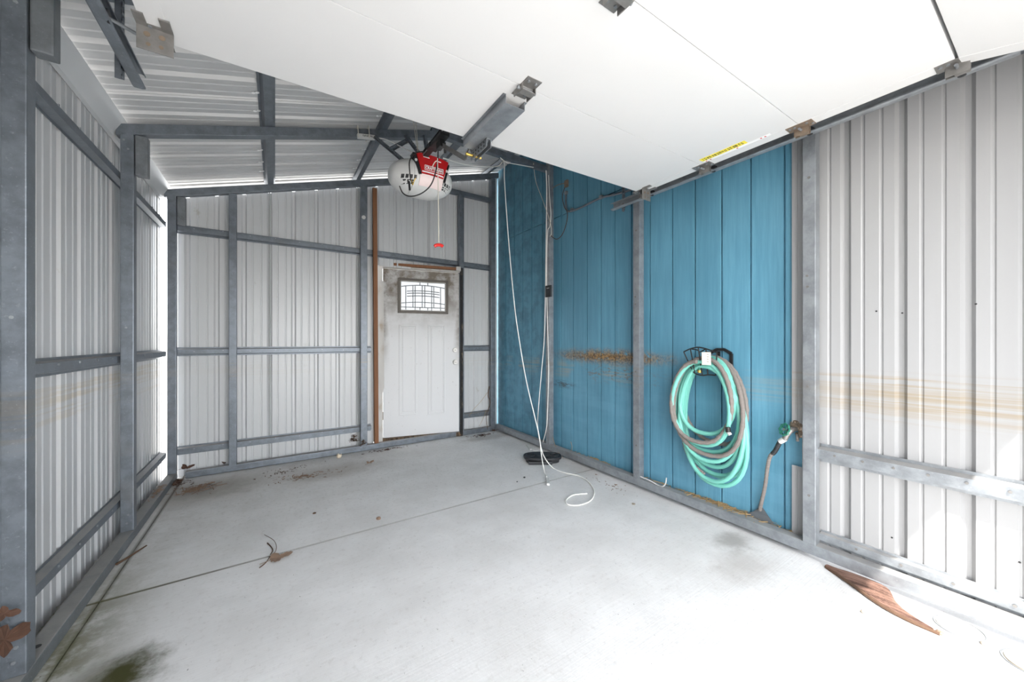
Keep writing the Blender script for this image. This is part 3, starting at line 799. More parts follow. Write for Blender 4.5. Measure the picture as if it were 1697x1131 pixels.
# rail with trolley toward the opening
RZ = 2.492 - (OC.z - OH); ry = lambda Y: Y - OC.y; rx = .885 - OC.x
ral = MB().box(rx - .016, rx + .016, ry(YF + .06), ry(2.52), RZ, RZ + .028).box(rx - .024, rx + .024, ry(YF + .06), ry(2.52), RZ + .028, RZ + .033)
ral.build('drive_rail', 'black', op)
MB().tube([(rx - .020, ry(YF + .1), RZ + .01), (rx - .020, ry(2.5), RZ + .01)], .004, 6).build('drive_chain', 'galv_light', op)
trl = MB().box(rx - .030, rx + .030, ry(2.12), ry(2.30), RZ - .012, RZ + .012).box(rx - .012, rx + .018, ry(2.17), ry(2.24), RZ - .055, RZ - .010).box(rx - .034, rx + .034, ry(2.30), ry(2.36), RZ - .006, RZ + .022)
trl.build('trolley', 'black', op, bevel=.003)
MB().bar((rx + .030, ry(2.20), RZ - .01), (rx + .050, ry(2.24), RZ - .055), .016, .012).build('release_lever', 'black', op)
# bent J arm between trolley and door strut
pj = [Vector((.888, 2.19, 2.455)), Vector((.890, 1.93, 2.335)), Vector((.892, 1.885, 2.305)), Vector((.893, 1.855, 2.285)), Vector((.893, 1.83, 2.245)), Vector((.892, 1.752, 2.200))]
pj = [Vector((.888, 2.19, 2.455)), onY(770, 262, 1.96), onY(774, 258, 1.90), onY(779, 240, 1.84), Vector((.893, 1.752, gz(.89) - .068))]
m = MB(); base = OC - Vector((0, 0, OH))
for i in range(len(pj) - 1): m.bar(pj[i] - base, pj[i + 1] - base, .006, .026, (0, 0, 1))
m.build('door_arm', 'hinge_steel', op)
# slotted angle straps up to the rafter
def strap(a, b, wd=.024):
    a = Vector(a) - base; b = Vector(b) - base; d = b - a; n_ = max(3, int(d.length / .03))
    m = MB(); side_ = d.cross(Vector((0, 1, 0))).normalized()
    for q in (-1, 1): m.bar(a + side_ * q * wd * .36, b + side_ * q * wd * .36, .004, wd * .28, side_)
    for i in range(n_ + 1):
        c_ = a + d * (i / n_); m.bar(c_ - side_ * wd * .4, c_ + side_ * wd * .4, .010, .003, (0, 1, 0))
    m.bar(a + Vector((0, .012, 0)) - side_ * wd * .5, b + Vector((0, .012, 0)) - side_ * wd * .5, .003, wd, (1, 0, 0))
    return m.build('support_strap', 'galv', op)
strap((.66, 3.072, 2.87), (.81, 2.62, 2.487)); strap((.93, 3.072, 2.95), (1.03, 2.66, 2.488)); strap((1.10, 3.072, 3.00), (1.02, 2.70, 2.488)); strap((.745, 2.84, 2.68), (.93, 3.06, 2.90))
# black cable looped round the housing, string and red release handle
def wpath(lst): return [onD(*p) for p in lst]
def onD(u, v, D):
    x = (u - 848.5) / F_PX
    return Vector((_s * D + x * D * _c, _c * D - x * D * _s, CAM_H - (v - 565) / F_PX * D))
cab = [onD(u, v, D) - base for u, v, D in ((712, 254, 2.52), (700, 251, 2.50), (688, 254, 2.46), (679, 266, 2.42), (679, 285, 2.41), (681, 300, 2.42))]
MB().tube(spline(cab, 8), .0042, 8).build('black_cable', 'wire_black', op)
cab = [onD(u, v, D) - base for u, v, D in ((662, 308, 2.40), (668, 320, 2.40), (680, 325, 2.39), (697, 321, 2.38), (712, 309, 2.37), (720, 292, 2.38), (725, 268, 2.40), (726, 250, 2.43))]
MB().tube(spline(cab, 8), .0042, 8).build('black_cable', 'wire_black', op)
MB().tube(spline([onD(u, v, 2.37) - base for u, v in ((682, 298), (684, 306), (686, 300), (689, 295))], 6), .003, 6).build('yellow_lead', 'brass', op)
MB().tube([onD(678, 301, 2.38) - base, onD(679, 315, 2.38) - base], .007, 8).build('plug', 'black', op)
MB().tube([onD(u, v, 2.36) - base for u, v in ((725, 262), (726, 300), (726.5, 350), (727, 402))], .0028, 6).build('release_cord', 'string', op)
MB().tube(spline([onD(u, v, 2.36) - base for u, v in ((725, 266), (721, 268), (717, 275), (716.5, 280))], 5), .003, 6).build('cord_tail', 'string', op)
hc_ = onD(727, 407, 2.36) - base
hd = MB().tube(spline([hc_ + Vector(p) for p in ((-.024, .012, -.006), (-.014, .008, .003), (0, 0, .005), (.014, -.008, .003), (.024, -.012, -.006))], 4), .0105, 10)
hd.build('release_handle', 'red_bright', op)

# ------------------------------------------------------------------ strings over the opener, power strip, cords
def thing(mb, name, mat, label, cat, group=None, **k):
    o = mb.build(name, mat, None, **k); return tag(o, label, cat, group)
a1 = onD(685, 200, 2.75); a2 = onD(689, 200, 2.75); e1 = onD(693, 252, 2.62)
top = Vector((e1.x - .01, e1.y + .10, roofz(e1.x) + .01))
lp = spline([top + Vector((-.012, 0, 0)), a1, e1 + Vector((0, 0, -.004)), a2, top + Vector((.012, 0, 0))], 6)
thing(MB().tube(lp, .0024, 6), 'hanging_string', 'string', 'doubled pale string hanging from the roof above the opener', 'string')
ps = empty('power_strip', (.60, 3.05, 2.80)); tag(ps, 'small white power strip strapped under the middle rafter', 'power strip')
pc0 = onY(592, 225, 3.055); pc1 = onY(621, 228, 3.055)
MB().bar(pc0 - ps.location, pc1 - ps.location, .034, .030).build('body', 'plastic_white', ps, bevel=.004)
m = MB(); dv = pc1 - pc0
for i in range(4):
    c_ = pc0 + dv * (.35 + .14 * i) - ps.location
    for q in (-.005, .005): m.box(c_.x + q - .002, c_.x + q + .002, c_.y - .0185, c_.y - .016, c_.z - .006, c_.z + .006)
o = m.build('sockets', 'print_black', ps); o['kind'] = 'stuff'
for t in (.0, .62):
    c_ = pc0 + dv * t - ps.location
    z1 = roofz(pc0.x + dv.x * t) + .004 - ps.location.z
    y0_ = c_.y - .022; y1_ = 3.075 + PT + .004 - 3.05
    MB().tube([(c_.x, y1_, c_.z), (c_.x, y1_, z1), (c_.x, y0_, z1), (c_.x + .006, y0_, c_.z - .018)], .0028, 6).build('strap', 'string', ps)
lead = spline([pc1, onD(640, 231, 2.95), onD(665, 243, 2.85), onD(690, 256, 2.70)], 8)
thing(MB().tube(lead, .004, 8), 'power_lead', 'cord_white', 'thin white lead running from the power strip down to the opener', 'cord')
T0 = onY(832, 272, 3.06)
c1p = [onD(735, 262, 2.62), onD(770, 272, 3.0), onD(805, 276, 3.35), onD(825, 275, 3.55), onD(833, 268, 3.60), onD(836, 272, 3.58), onD(836, 300, 3.55), onD(843, 400, 3.50), onD(852, 500, 3.46), onD(860, 560, 3.44), onD(872, 630, 3.42), onD(886, 690, 3.40), onD(894, 725, 3.40), onD(897, 752, 3.40), onZ(902, 781, .006), onZ(906, 790, .006)]
xc = empty('extension_cord', onZ(906, 791, 0)); tag(xc, 'white extension cord hanging from the tie beam to a plug on the floor', 'cord', 'white extension cords')
bs = xc.location
MB().tube([p - bs for p in spline(c1p, 10)], .0048, 8).build('cable', 'cord_white', xc)
p0 = onZ(907, 793, .012) - bs; p1 = onZ(908.5, 803, .012) - bs
pg = MB().bar(p0, p1, .026, .020).build('plug', 'plastic_white', xc, bevel=.004)
m = MB(); dq = (p1 - p0)
for t in (.25, .5, .75):
    c_ = p0 + dq * t
    m.box(c_.x - .007, c_.x - .004, c_.y - .003, c_.y + .003, c_.z + .0095, c_.z + .0105); m.box(c_.x + .004, c_.x + .007, c_.y - .003, c_.y + .003, c_.z + .0095, c_.z + .0105)
m.build('slots', 'print_black', pg)['kind'] = 'stuff'
PX = 2.448
c2p = [onY(905, 282, 3.03), onX(906, 320, PX), onX(905, 400, PX), onX(904, 480, PX), onX(902, 560, 2.44), onX(897, 620, 2.42), onX(892, 680, 2.38), onD(891, 705, 3.6), onD(894, 728, 3.5), onD(901, 755, 3.42), onZ(916, 775, .006), onZ(935, 783, .006), onZ(960, 789, .006), onZ(977, 800, .006), onZ(985, 815, .006), onZ(979, 829, .006), onZ(960, 837, .006), onZ(942, 836, .006), onZ(938, 829, .006), onZ(948, 821, .006), onZ(960, 819, .006), onZ(973, 818, .006)]
x2 = empty('extension_cord', onZ(960, 789, 0)); tag(x2, 'white extension cord dropping down the post and curling into a loop on the floor', 'cord', 'white extension cords')
MB().tube([p - x2.location for p in spline(c2p, 10)], .0048, 8).build('cable', 'cord_white', x2)
c3p = [onX(909, 290, PX), onX(911, 330, PX), onX(913, 355, PX), onX(911, 375, PX), onX(907, 390, PX), onX(906, 480, PX), onX(908, 560, PX), onX(909, 620, PX), onX(907, 690, 2.44), onX(905, 712, 2.43), onZ(897, 741, .02), onZ(888, 747, .006), onZ(879, 743, .006)]
x3 = empty('extension_cord', onZ(888, 747, 0)); tag(x3, 'short white cord end with a pale plug lying against the right base rail', 'cord', 'white extension cords')
MB().tube([p - x3.location for p in spline(c3p, 8)], .0040, 8).build('cable', 'cord_white', x3)
MB().bar(onZ(880, 745, .012) - x3.location, onZ(873, 735, .012) - x3.location, .024, .018).build('plug', 'plastic_white', x3, bevel=.004)
# loose cable clipped along the tie beam
cb = [onY(829, 261, 3.06), onY(838, 268, 3.055), onY(850, 271, 3.055), onY(884, 277, 3.055)]
thing(MB().tube(spline(cb, 6), .0045, 8), 'beam_cable', 'cord_white', 'white cable running along the tie beam toward the right post', 'cord')
cb = [onY(884, 270, 3.06), onX(888, 300, 2.44), onX(898, 328, PX - .004), onX(911, 365, PX - .006), onX(914, 385, PX - .006), onX(911, 392, PX - .004)]
thing(MB().tube(spline(cb, 8), .0030, 6), 'loose_wire', 'string', 'thin tan wire looping from the tie beam across the right post', 'wire')

# ------------------------------------------------------------------ small fittings on the right wall
sn = empty('wall_control', (XR, 3.045, 1.67)); tag(sn, 'small black wall control box on the post behind the cords', 'wall control')
MB().box(-.022, -.001, -.048, .040, .0, .125).build('case', 'black_plastic', sn, bevel=.004)
MB().box(-.0235, -.021, -.034, .020, .075, .105).build('window', 'black', sn)
MB().box(-.0240, -.021, -.030, .012, .092, .096).build('lettering_line', 'print_white', sn)
MB().box(-.0240, -.021, -.030, .012, .050, .056).build('button_row', 'print_black', sn)
cn = empty('electrical_conduit', (SID, 2.86, 2.5)); tag(cn, 'thin grey conduit bending along the upper blue siding', 'conduit')
XC = SID - .012
cp = [onX(938, 316, XC), onX(938, 335, XC), onX(939, 346, XC), onX(944, 350, XC), onX(960, 345, XC), onX(995, 328, XC), onX(1020, 322, XC), onX(1060, 310, XC)]
MB().tube([p - cn.location for p in spline(cp, 8)], .010, 10).build('pipe', 'galv', cn)
for u, v in ((938, 320), (948, 348), (996, 327)):
    c_ = onX(u, v, SID - .014) - cn.location; MB().box(c_.x - .010, c_.x + .014, c_.y - .018, c_.y + .018, c_.z - .012, c_.z + .020).build('pipe_clamp', 'galv_light', cn, bevel=.003)
bx_ = onX(938, 303, SID - .02)
wb_ = empty('wire_bracket', bx_); tag(wb_, 'small rusty bracket with stray wires high on the blue siding', 'bracket')
MB().box(-.006, .019, -.022, .022, -.04, .03).build('plate', 'rust_steel', wb_, bevel=.003)
MB().tube(spline([p - bx_ for p in (onX(938, 303, SID - .02), onX(925, 306, SID - .05), onX(916, 312, SID - .05), onX(910, 322, SID - .06))], 6), .003, 6).build('stray_wire', 'copper_wire', wb_)
MB().tube(spline([p - bx_ for p in (onX(936, 310, SID - .02), onX(932, 325, SID - .03), onX(935, 342, SID - .03), onX(940, 352, SID - .03), onX(939, 368, SID - .04), onX(932, 388, SID - .05), onX(922, 396, SID - .06), onX(910, 388, SID - .09))], 6), .0035, 6).build('stray_wire', 'twig', wb_)

# ------------------------------------------------------------------ hose hanger
HX = SID - .10
hh = empty('hose_hanger', (SID, 1.36, 1.0)); hb = hh.location; tag(hh, 'black wire hose hanger fixed to the blue siding with a paper tag', 'hose hanger')
def hp(u, v, X): return onX(u, v, X) - hb
front = SID - .17
topr = [hp(1133, 583, front), hp(1144, 578, front), hp(1157, 575.5, front), hp(1170, 578, front), hp(1188, 584, front)]
botr = [hp(1147, 613, front + .03), hp(1152, 619, front + .03), hp(1164, 622, front + .03), hp(1173, 621, front + .03), hp(1186, 622, front + .03)]
MB().tube(spline(topr, 6), .0045, 8).build('top_wire', 'black', hh)
MB().tube(spline(botr, 6), .0045, 8).build('bottom_wire', 'black', hh)
MB().tube(spline([(a * .45 + b * .55) for a, b in zip(topr, botr)], 6), .0035, 8).build('middle_wire', 'black', hh)
for a, b in zip(topr, botr): MB().tube([a, b], .0042, 8).build('basket_wire', 'black', hh)
MB().tube(spline([topr[1], hp(1156, 580, front + .05), hp(1160, 583, front + .05), topr[3]], 5), .004, 8).build('brace_wire', 'black', hh)
for u in (1152, 1186): MB().bar(hp(u, 614, front + .03), hp(u + 10, 612, SID - .004), .012, .005).build('saddle_bar', 'black', hh)
bp = [hp(1178, 585, SID - .008), hp(1188, 579, SID - .008), hp(1200, 579, SID - .008), hp(1212, 586, SID - .008), hp(1212.5, 612, SID - .008)]
m = MB()
for i in range(4): m.bar(bp[i], bp[i + 1], .014, .018, (0, 1, 0))
m.bar(hp(1191, 582, SID - .008), hp(1191, 618, SID - .008), .014, .020, (0, 1, 0)); m.bar(bp[0], hp(1170, 583, front + .02), .010, .012)
m.build('back_plate', 'black', hh)
tg = MB().poly([hp(1163, 583.5, front - .008), hp(1178, 583.5, front - .008), hp(1178.5, 605, front - .008), hp(1163.5, 604.5, front - .008)], (-.0015, 0, 0)).build('paper_tag', 'tag_paper', hh)
m = MB()
for q in range(4): a = hp(1171, 587 + q * 4, front - .0095); m.box(a.x - .0006, a.x, a.y - .014, a.y - .002, a.z - .0025, a.z)
m.build('tag_print', 'print_black', tg)

# ------------------------------------------------------------------ hoses
def coil(loops, n=40):
    """loops: (Yc, half width, z top, z bottom, X wall distance, skew) -> one continuous hanging coil"""
    pts = []
    m_ = len(loops)
    for i in range(m_ * n + 1):
        f_ = i / n; k = min(int(f_), m_ - 1); t = f_ - k
        A = loops[k]; B = loops[(k + 1) % m_] if k + 1 < m_ else loops[k]
        e = max(0, (t - .6) / .4); e = e * e * (3 - 2 * e)
        L = [a + (b - a) * e for a, b in zip(A, B)]
        yc, hw, zt, zb, xx, sk = L
        a = 2 * math.pi * t
        # teardrop: narrow over the hanger, wide low down, egg shaped
        zz = (zt + zb) / 2 + (zt - zb) / 2 * math.cos(a)
        wdt = hw * (abs(math.sin(a)) ** .9) * (1 - .10 * math.cos(a))
        y = yc + math.copysign(wdt, math.sin(a)) + sk * math.sin(a / 2) ** 2
        pts.append(Vector((xx + .012 * math.sin(a * 2 + k), y, zz)))
    return pts
gh = empty('garden_hose', (SID - .08, 1.33, .30)); gb = gh.location
tag(gh, 'coiled teal garden hose hanging in many loops on the black hanger', 'hose')
loops = [(1.34, .175, 1.05, .575, 2.43, .01), (1.35, .215, 1.055, .45, 2.45, .0), (1.35, .205, 1.075, .35, 2.47, -.02), (1.34, .225, 1.07, .30, 2.485, -.03),
         (1.335, .200, 1.04, .27, 2.44, -.03), (1.33, .215, 1.05, .245, 2.46, -.045), (1.34, .190, 1.03, .40, 2.42, -.02), (1.335, .205, 1.085, .285, 2.50, -.04), (1.36, .195, 1.06, .50, 2.40, .0)]
MB().tube([p - gb for p in coil(loops)], .0140, 10).build('hose_tube', 'teal', gh)
ep = onX(1160, 612, 2.42) - gb
MB().tube([ep + Vector((0, 0, .03)), ep + Vector((0, .002, -.005))], .012, 12).build('coupling', 'green_handle', gh)
MB().tube([ep + Vector((0, .002, -.005)), ep + Vector((0, .004, -.022))], .013, 12).build('brass_nozzle', 'brass', gh)
eh = empty('expanding_hose', (SID - .1, 1.33, .35)); eb = eh.location
tag(eh, 'grey ribbed fabric hose looped among the teal hose on the hanger', 'hose')
loops = [(1.375, .190, 1.06, .52, 2.385, -.01), (1.335, .225, 1.085, .44, 2.405, -.02), (1.35, .215, 1.09, .50, 2.515, -.03)]
gp_ = coil(loops, 90)
tail = [onX(u, v, 2.45) for u, v in ((1131, 690), (1131, 720), (1137, 748), (1150, 770), (1168, 786))]
MB().tube([p - eb for p in gp_], lambda i: .0138 + .0018 * math.sin(i * 2.1), 10).build('hose_tube', 'hose_grey', eh)
MB().tube([p - eb for p in spline(tail, 20)], lambda i: .0095 + .0014 * math.sin(i * 2.1), 10).build('hose_tail', 'hose_grey', eh)
cp_ = onX(1207, 716, 2.37) - eb
MB().tube([cp_ + Vector((0, .004, .03)), cp_], .0145, 12).build('coupling', 'black', eh)
MB().tube([cp_, cp_ + Vector((0, -.012, -.016))], .011, 12).build('white_cap', 'plastic_white', eh)

# ------------------------------------------------------------------ tap with hose
sp = empty('hose_tap', (SID, .865, .69)); sb_ = sp.location; tag(sp, 'outdoor tap with green wheel handle and crusted flange beside the post', 'tap')
m = MB(); random.seed(5)
for k in range(26):
    a = random.uniform(0, 6.28); rr = random.uniform(.0, .042); p = Vector((-.012 - random.uniform(0, .012), math.cos(a) * rr * .8, math.sin(a) * rr))
    m.disc(p, Vector((-1, random.uniform(-.6, .6), random.uniform(-.6, .6))), random.uniform(.010, .018), .010, 7, .004)
m.build('crusted_flange', 'rust_steel', sp)
MB().tube([(0, 0, 0), (-.075, .010, -.004)], .013, 14).build('pipe', 'hinge_steel', sp)
MB().tube([(-.055, .008, 0), (-.080, .012, -.006), (-.088, .024, -.030), (-.086, .036, -.058)], .015, 14).build('valve_body', 'hinge_steel', sp)
hwc = Vector((-.105, .030, .000)); hax = Vector((-.8, .45, .25)).normalized(); e1_ = hax.orthogonal().normalized(); e2_ = hax.cross(e1_)
wh = MB().tube([hwc + (e1_ * math.cos(a) + e2_ * math.sin(a)) * (.031 + .003 * math.cos(8 * a)) for a in [2 * math.pi * k / 48 for k in range(48)]], .0058, 8, closed=True)
for k in range(4):
    a = math.pi * k / 4 * 2; wh.tube([hwc, hwc + (e1_ * math.cos(a) + e2_ * math.sin(a)) * .031], .0045, 6)
wh.build('wheel_handle', 'green_handle', sp)
MB().disc(hwc - hax * .004, hax, .008, .010, 10).build('handle_screw', 'chrome', sp)
MB().tube([(-.06, -.016, -.028), (-.085, -.026, -.055)], .008, 10).build('bleed_screw', 'hinge_steel', sp)
th_ = empty('tap_hose', onX(1260, 842, 2.535)); tb = th_.location; tag(th_, 'black and grey ribbed hose drooping from the tap behind the base rail', 'hose')
q0 = sb_ + Vector((-.086, .036, -.058)); q1 = q0 + Vector((.006, .025, -.022))
hs = spline([q1, onX(1284, 748, 2.492), onX(1276, 757, 2.50), onX(1272, 775, 2.51), onX(1268, 805, 2.52), onX(1262, 832, 2.53), onX(1259, 846, 2.538)], 16)
MB().tube([q0 - tb, q1 - tb], .0155, 14).build('collar', 'plastic_white', th_)
ns = len(hs)
MB().tube([p - tb for p in hs[:ns // 4]], lambda i: .0125 + .001 * math.sin(i * 2.2), 10).build('bend_guard', 'black_plastic', th_)
MB().tube([p - tb for p in hs[ns // 4 - 1:]], lambda i: .0105 + .0012 * math.sin(i * 2.2), 10).build('hose_tube', 'hose_grey', th_)

# ------------------------------------------------------------------ things on the floor
tr = empty('plastic_tray', onZ(899, 764, 0)); tag(tr, 'black oval plastic caddy top with two cup wells on the floor under the cords', 'tray')
tr.rotation_euler = (0, 0, R(-33))
def stad(L, W, z, n=32):
    out = []
    for k in range(n):
        a = 2 * math.pi * k / n; ca, sa = math.cos(a), math.sin(a)
        out.append(Vector((math.copysign(abs(ca) ** .75, ca) * L, math.copysign(abs(sa) ** .75, sa) * W, z)))
    return out
def loft(rings, cap=True):
    m = MB(); n_ = len(rings[0])
    for r_ in rings: m.v += [tuple(p) for p in r_]
    for i in range(len(rings) - 1):
        for k in range(n_): l = (k + 1) % n_; m.f.append((i * n_ + k, i * n_ + l, (i + 1) * n_ + l, (i + 1) * n_ + k))
    if cap: m.f.append(tuple(range(n_))[::-1]); m.f.append(tuple((len(rings) - 1) * n_ + k for k in range(n_)))
    m.smooth = True; return m
loft([stad(.165, .085, .0), stad(.170, .09, .034)]).build('base', 'black_plastic', tr)
loft([stad(.186, .105, .034), stad(.190, .110, .040), stad(.190, .110, .056), stad(.185, .105, .061)]).build('rim', 'black_plastic', tr)
for sx in (-1, 1):
    cw = MB().tube([(sx * .118 + .042 * math.cos(a), .042 * math.sin(a), .062) for a in [2 * math.pi * k / 28 for k in range(28)]], .006, 8, closed=True).build('cup_well', 'black_plastic', tr)
    MB().disc((sx * .118, 0, .0605), (0, 0, 1), .036, .001, 24).build('well_floor', 'black', cw)
MB().box(-.055, .055, -.030, .030, .060, .0635).build('raised_plate', 'black_plastic', tr, bevel=.002)
MB().box(-.145, .085, -.118, -.06, .0, .030).build('side_block', 'black_plastic', tr, bevel=.004)

def leaf_mesh(size, lobes, seed, curl=.25, stem=True):
    rnd = random.Random(seed); m = MB(); out = []
    n_ = lobes * 6
    for k in range(n_):
        a = -math.pi * .86 + math.pi * 1.72 * k / (n_ - 1)
        r_ = size * (.30 + .66 * abs(math.cos(a * lobes / 1.72 * .5)) ** .9 + rnd.uniform(-.07, .07)) * (1.0 if abs(a) < 2 else .7)
        x, y = math.cos(a) * r_, math.sin(a) * r_ * .72
        out.append(Vector((x, y, .003 + curl * (y * y / size + .35 * x * x / size) + rnd.uniform(0, .08) * size)))
    th = .0012; mid = [Vector((-.3 * size, 0, .006)), Vector((.35 * size, 0, .010))]
    c_ = Vector((0, 0, .006)); base_ = len(m.v)
    m.v += [tuple(c_)] + [tuple(p) for p in out] + [tuple(c_ + Vector((0, 0, th)))] + [tuple(p + Vector((0, 0, th))) for p in out]
    q = n_ + 1
    for k in range(n_):
        l = (k + 1) % n_
        m.f += [(0, 1 + l, 1 + k), (q, q + 1 + k, q + 1 + l), (1 + k, 1 + l, q + 1 + l, q + 1 + k)]
    if stem: m.tube([(-.2 * size, 0, .008), (-.7 * size, .05 * size, .004), (-1.15 * size, -.05 * size, .006)], .0013, 5)
    m.smooth = False
    return m
def put_leaf(loc, size, lobes, seed, rz, mat, label, curl=.25, tilt=(0, 0), group=None, stem=True):
    o = leaf_mesh(size, lobes, seed, curl, stem).build('dry_leaf', mat); o.location = loc; o.rotation_euler = (tilt[0], tilt[1], rz)
    return tag(o, label, 'leaf', group)
put_leaf(onZ(461, 926, .001), .075, 5, 1, R(10), 'leaf_tan', 'pale tan leaf lying across the floor joint')
put_leaf(onX(9, 1030, -.745) + Vector((0, -.02, -.05)), .075, 5, 2, R(70), 'leaf_brown', 'large brown curled leaf leaning on the nearest left post', .5, (R(75), R(10)))
put_leaf(onX(12, 1012, -.745) + Vector((0, -.02, .0)), .035, 5, 3, R(20), 'leaf_brown', 'small brown leaf on top of the curled brown leaf by the nearest post', .6, (R(60), R(20)))
put_leaf(onZ(184, 896, .058) + Vector((-.07, .06, .006)), .032, 3, 4, R(80), 'leaf_tan', 'small pinkish leaf stuck behind the left base rail', .5, (R(55), 0))
put_leaf(onZ(613, 768, .002), .050, 5, 5, R(30), 'leaf_tan', 'crumpled grey brown leaf on the floor in front of the entry door', .7)
put_leaf(onZ(604, 737, .002), .028, 3, 6, R(120), 'leaf_tan', 'tiny tan leaf just in front of the door threshold', .6)
put_leaf(onZ(817, 714, .002) + Vector((.0, -.03, 0)), .075, 5, 7, R(200), 'leaf_brown', 'brown leaf slumped in the far right corner by the blue wall', .9)
put_leaf(onX(862, 722, 2.54), .04, 3, 8, R(20), 'leaf_brown', 'small curled leaf between base rail and blue siding near the corner', .8, (R(30), 0))
put_leaf(onX(842, 712, 2.54), .05, 5, 9, R(140), 'leaf_brown', 'dark leaf tucked behind the rail nearest the far right corner', .8, (R(30), 0))
put_leaf(Vector((-.66, 4.268, .07)), .06, 5, 10, R(20), 'leaf_brown', 'red brown leaf behind the back rail in the left corner', .8, (R(20), 0))
put_leaf(Vector((-.40, 4.268, .064)), .04, 3, 11, R(100), 'leaf_brown', 'brown leaf behind the back rail beside the slim post', .8, (R(20), 0))
put_leaf(onZ(345, 803, .004), .055, 3, 12, R(-20), 'leaf_tan', 'pale leaf scrap on the litter in the left back corner', .5)
def twig(pts, r, label, mat='twig', name='twig', n=6):
    pts = spline(pts, 6); L = len(pts)
    return thing(MB().tube(pts, lambda i: r * (1 - .5 * i / L), n), name, mat, label, 'twig')
twig([onZ(430, 941, .004), onZ(440, 933, .004), onZ(448, 922, .006), onZ(456, 915, .008), onZ(458, 905, .012), onZ(453, 895, .010), onZ(438, 886, .004)], .0026, 'thin bent stalk curling beside the tan leaf')
twig([onZ(443, 900, .004), onZ(449, 906, .005), onZ(452, 912, .005), onZ(448, 919, .004)], .0036, 'short dark twig lying inside the curl of the stalk')
twig([onZ(193, 935, .012), onZ(215, 922, .010), onZ(243, 904, .006)], .0065, 'straight reddish twig sticking out from the left base rail')
# debris crumbs that can be told apart
def pebble(loc, r, seed, label, mat='stone', name='pebble', cat='pebble', flat=.6):
    rnd = random.Random(seed); bm = bmesh.new(); bmesh.ops.create_icosphere(bm, subdivisions=2, radius=r)
    for v in bm.verts: v.co *= rnd.uniform(.82, 1.12); v.co.z *= flat
    me = bpy.data.meshes.new(name); bm.to_mesh(me); bm.free(); me.materials.append(M(mat))
    o = bpy.data.objects.new(name, me); C.objects.link(o); o.location = Vector(loc) + Vector((0, 0, r * flat * .85)); return tag(o, label, cat)
pebble(onZ(1431, 1016, 0), .012, 1, 'small brown pebble at the edge of the sun patch near the palm sheath')
pebble(onZ(627, 861, 0), .016, 2, 'brown pebble in the middle of the bare concrete floor', 'leaf_tan')
pebble(onZ(869, 792, 0), .010, 3, 'small black crumb left of the cord plug', 'black_plastic', 'crumb', 'crumb')
pebble(onZ(857, 799, 0), .007, 4, 'tiny black crumb farther left of the cord plug', 'black_plastic', 'crumb', 'crumb')
pebble(onZ(1050, 836, 0), .014, 5, 'grey crumb on the floor close to the right base rail', 'stone', 'crumb', 'crumb', .4)
pebble(onZ(521, 851, 0), .012, 6, 'dark scrap on the floor left of the middle', 'twig', 'crumb', 'crumb', .3)
pebble(onZ(1630, 1069, 0), .010, 7, 'small stone touching the round floor lid', 'stone')
pebble(onZ(1557, 1051, 0), .013, 8, 'pale lump at the tail of the palm sheath', 'leaf_tan', 'crumb', 'crumb', .6)
sh = empty('broken_shell', onZ(562, 759, 0)); tag(sh, 'small broken pale shell on the floor near the back rail', 'shell')
loft([[Vector((math.cos(2 * math.pi * k / 16) * r_, math.sin(2 * math.pi * k / 16) * r_ * .8, z_ + (.008 * math.sin(k * 1.7) if i == 3 else 0))) for k in range(16)] for i, (r_, z_) in enumerate(((.008, .001), (.020, .008), (.026, .022), (.024, .036)))], False).build('husk', 'shell', sh)
MB().disc((0, 0, .006), (0, 0, 1), .014, .004, 10).build('kernel', 'leaf_tan', sh)
# litter nobody could count
def litter(cx, cy, rx_, ry_, n_, label, seed, z=.0, mats='straw', ln=(.02, .06), hgt=.02, name='leaf_litter'):
    rnd = random.Random(seed); m = MB()
    for k in range(n_):
        a = rnd.uniform(0, 6.28); q = abs(rnd.gauss(0, .5)); x = cx + math.cos(a) * q * rx_; y = cy + math.sin(a) * q * ry_
        h = z + .001 + rnd.uniform(0, hgt) * max(0, 1 - q); L = rnd.uniform(*ln); t = rnd.uniform(0, 6.28); d = Vector((math.cos(t), math.sin(t), rnd.uniform(-.12, .12) if hgt > .008 else 0)) * L / 2
        p = Vector((x, y, h + .004))
        m.bar(p - d, p + d, rnd.uniform(.0015, .008), rnd.uniform(.0008, .002), (rnd.uniform(-.5, .5), rnd.uniform(-.5, .5), 1))
    o = m.build(name, mats, fix=False); o['kind'] = 'stuff'; o['label'] = label; o['category'] = 'litter'; return o
p = onZ(325, 812); litter(p.x, p.y, .16, .12, 130, 'heap of straw and leaf bits by the left back corner', 21, 0, 'leaf_tan', (.015, .08), .02)
p = onZ(300, 800); litter(p.x - .01, p.y - .02, .10, .16, 110, 'dark crumbled litter in the left back corner', 22, 0, 'leaf_brown', (.01, .045), .03)
p = onZ(505, 790); litter(p.x, p.y, .30, .12, 110, 'thin scatter of dry debris along the back floor', 23, 0, 'leaf_tan', (.008, .035), .006)
p = onZ(470, 783); litter(p.x, p.y, .35, .15, 70, 'dark specks scattered in front of the back rail', 24, 0, 'twig', (.006, .02), .005)
p = onZ(640, 745); litter(p.x, p.y - .03, .28, .05, 60, 'crumbs of rotten wood below the door threshold', 25, 0, 'leaf_brown', (.01, .04), .01)
p = onZ(800, 722); litter(p.x, p.y, .20, .06, 90, 'brown litter along the rail in the far right corner', 26, 0, 'leaf_brown', (.01, .04), .02)
litter(2.541, 1.30, .012, .55, 170, 'long straw caught between base rail and blue siding', 27, .075, 'straw', (.04, .16), .02, 'straw_litter')
litter(2.541, 2.45, .012, .35, 70, 'dry straw behind the rail between the two posts', 28, .07, 'straw', (.02, .08), .012, 'straw_litter')
